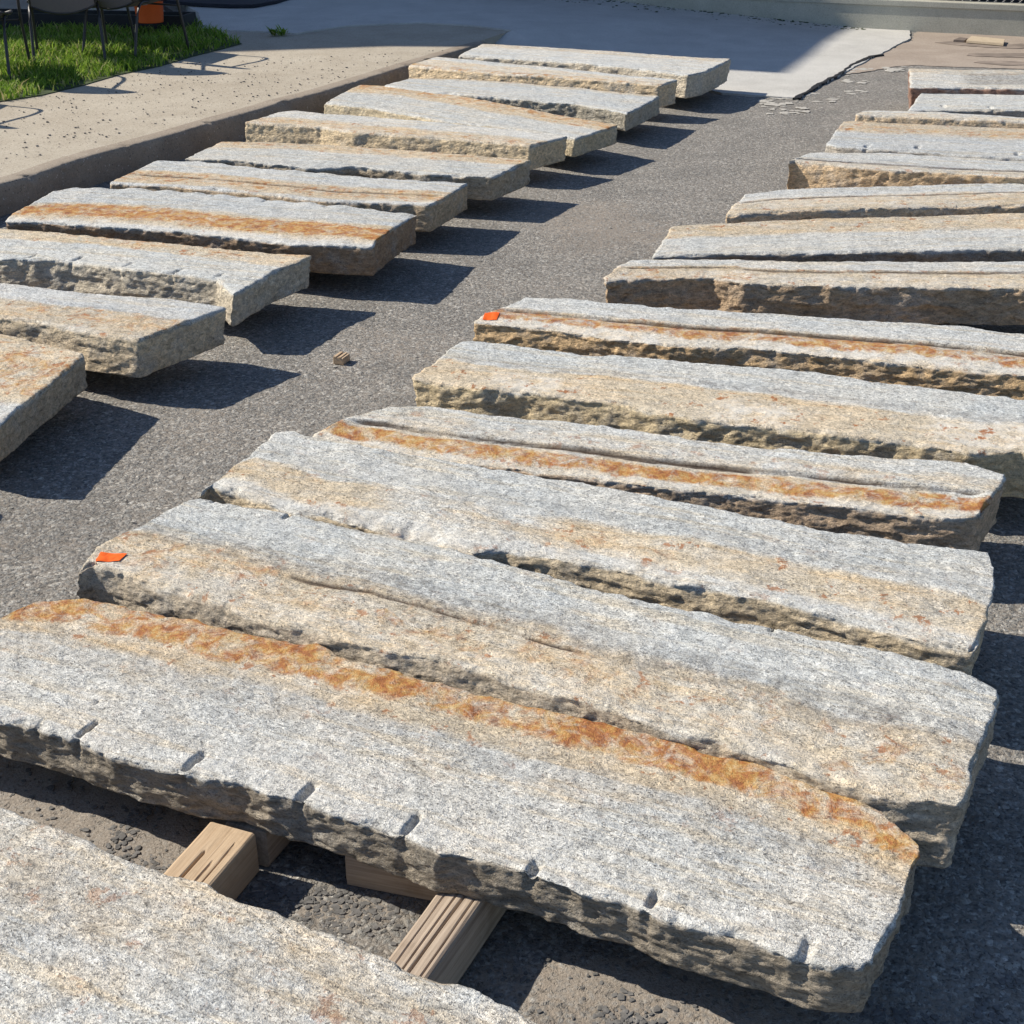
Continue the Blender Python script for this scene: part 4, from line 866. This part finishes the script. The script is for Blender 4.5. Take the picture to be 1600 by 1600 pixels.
def chair(cx, cy, rz, label):
    R_ = empty('patio_chair', (cx, cy, WZ), rz); tag(R_, label, 'chair', 'grey mesh patio chairs on the grass')
    # seat: curved sling with a round front rim; front is -y
    n = 18; V = []; F2 = []
    for i in range(n+1):
        for j in range(n+1):
            u = i/n*2-1; v = j/n; wd_ = .25*(1-.20*(1-v)**3); x = u*wd_; y = -.24-.035*(1-u*u)+v*.50; zz = .415+.035*u*u-.025*math.sin(v*math.pi)-.03*(1-v)**4+.015*v-.05*(1-u*u)*v
            V.append((x, y, zz))
    idx = np.arange((n+1)**2).reshape(n+1, n+1); q = np.stack([idx[:-1, :-1].ravel(), idx[1:, :-1].ravel(), idx[1:, 1:].ravel(), idx[:-1, 1:].ravel()], 1)
    V = np.array(V); lo = V.copy(); lo[:, 2] -= .004; nn = len(V)
    s_ = mesh_obj('seat', np.vstack([V, lo]), np.vstack([q, q[:, ::-1]+nn]), M['sling'], R_, True)
    rim = [V[k] for k in list(idx[:, 0])+list(idx[-1, 1:])+list(idx[:-1, -1][::-1])+list(idx[0, 1:-1][::-1])]
    bm = bmesh.new(); tube(bm, rim, .010, 7, True); bm_obj('seat_rim', bm, M['black'], R_, True)
    V2 = []
    for i in range(n+1):
        for j in range(n+1):
            u = i/n*2-1; v = j/n; x = u*.235*(1-.12*v**4); y = .27+.16*v+.03*(1-u*u); zz = .43+v*.47-.05*u*u*v-.055*(1-u*u)*(1-v); V2.append((x, y, zz))
    V2 = np.array(V2); lo = V2.copy(); lo[:, 1] += .004
    mesh_obj('backrest', np.vstack([V2, lo]), np.vstack([q, q[:, ::-1]+nn]), M['sling'], R_, True)
    rim = [V2[k] for k in list(idx[:, 0])+list(idx[-1, 1:])+list(idx[:-1, -1][::-1])+list(idx[0, 1:-1][::-1])]
    bm = bmesh.new(); tube(bm, rim, .010, 7, True); bm_obj('back_rim', bm, M['black'], R_, True)
    for sx in (-1, 1):
        bm = bmesh.new(); tube(bm, smooth_path([(sx*.27, -.30, 0), (sx*.265, -.22, .40), (sx*.28, -.16, .60), (sx*.285, 0, .645), (sx*.28, .20, .64), (sx*.25, .36, .66)]), .0115, 8); bm_obj('leg', bm, M['black'], R_, True)
        bm = bmesh.new(); tube(bm, smooth_path([(sx*.26, .36, 0), (sx*.25, .24, .38), (sx*.24, .10, .42)]), .0115, 8); bm_obj('leg', bm, M['black'], R_, True)
    bm = bmesh.new(); tube(bm, [(-.262, -.235, .36), (.262, -.235, .36)], .008, 6); bm_obj('stretcher', bm, M['black'], R_, True)
    return R_
chair(-3.45, 11.25, math.pi+.25, 'grey mesh patio chair on the grass, middle of those cut by the top edge')
chair(-3.86, 10.45, math.pi+.1, 'grey mesh patio chair cut by the top left corner of the picture')
chair(-3.0, 11.55, math.pi-.45, 'patio chair on the grass in front of the orange bucket, rightmost of the chairs')
chair(-4.08, 9.22, math.pi-.3, 'patio chair outside the left edge whose shadow falls on the sidewalk')

# ------------------------------------------------------------------ brick building left of the frame that shades the driveway
HB = 8.0; sh = HB/math.tan(SUN_EL); off = np.array([-math.cos(SUN_AZ)*sh, -math.sin(SUN_AZ)*sh])
roof = [at(290, 86, WZ), at(640, 73.5, WZ), at(1142, 106.5, .014), at(1232, 116, .014), at(1338, 44, .014)]
roof = [np.array(p)+off for p in roof]; e = roof[-1]-roof[-2]; e /= np.hypot(*e); roof.append(roof[-1]+e*5.5); roof.append(np.array([roof[0][0]-.5, roof[-1][1]+1.5]))
Bd = empty('brick_building', (roof[0][0], roof[0][1], 0)); o0 = roof[0]; R2 = [p-o0 for p in roof]
def mat_brick():
    s = NT('brick'); v = s.coord('Object', False); br = s.n('ShaderNodeTexBrick'); mp = s.n('ShaderNodeCombineXYZ'); sp = s.n('ShaderNodeSeparateXYZ'); s.l(v, sp.inputs[0])
    s.l(s.math('ADD', sp.outputs[0], sp.outputs[1]), mp.inputs[0]); s.l(sp.outputs[2], mp.inputs[1]); s.l(mp.outputs[0], br.inputs[0]); br.inputs['Scale'].default_value = 1
    br.inputs['Brick Width'].default_value = .215; br.inputs['Row Height'].default_value = .084; br.inputs['Mortar Size'].default_value = .006
    br.inputs['Color1'].default_value = (.27, .09, .055, 1); br.inputs['Color2'].default_value = (.19, .06, .04, 1); br.inputs['Mortar'].default_value = (.42, .38, .33, 1)
    return s.finish(s.mix(1, br.outputs[0], s.ramp(s.noise(v, 20, 4), [(.3, .7), (.7, 1.2)]), 'MULTIPLY'), .9, s.bump(br.outputs['Fac'], -.5, .006))
M['brick'] = mat_brick(); M['glass'] = mat_plain('window_glass', (.03, .04, .05), .08, var=.1, bump=.02, spec=.6)
bm = bmesh.new(); lo = [bm.verts.new((*p, -.05)) for p in R2]; hi = [bm.verts.new((*p, HB)) for p in R2]; bm.faces.new(lo); bm.faces.new(hi)
for i in range(len(R2)): bm.faces.new((lo[i], lo[(i+1) % len(R2)], hi[(i+1) % len(R2)], hi[i]))
bmesh.ops.recalc_face_normals(bm, faces=bm.faces); bm_obj('wall', bm, M['brick'], Bd)
cen = sum(R2)/len(R2)
for ei in (0, 1, 4, 5):
    a, b = R2[ei], R2[(ei+1) % len(R2)]; d = b-a; Lw = np.hypot(*d)
    if Lw < 1.6: continue
    d /= Lw; nrm = np.array([d[1], -d[0]]); nrm = nrm if nrm@(cen-a) < 0 else -nrm; ang = math.atan2(d[1], d[0])
    sgn = 1 if np.array([math.sin(ang), -math.cos(ang)])@nrm > 0 else -1
    for fl_ in (1.1, 4.6):
        for u in np.arange(.9, Lw-.8, 1.9):
            p = a+d*u
            bm = bmesh.new()
            for bx_ in ((-.5, .5, 0, .07), (-.5, .5, 1.53, 1.6), (-.5, -.44, .071, 1.529), (.44, .5, .071, 1.529), (-.439, .439, .78, .82)): box(bm, bx_[0], bx_[1], -.05, .03, bx_[2], bx_[3])
            w_ = bm_obj('window', bm, M['white_pl'], Bd, loc=(p[0], p[1], fl_), rz=ang)
            bm = bmesh.new(); box(bm, -.438, .438, -.02, .02, .072, 1.528); bm_obj('pane', bm, M['glass'], w_)
            bm = bmesh.new(); box(bm, -.58, .58, -.09, .05, -.085, -.002); bm_obj('sill', bm, M['wall'], w_)
tag(Bd, 'red brick building standing left of the picture that shades the driveway', 'building')
print('slab tris', sum(len(o.data.polygons)*2 for o in S.values()), 'stones', nf, 'grass', n)
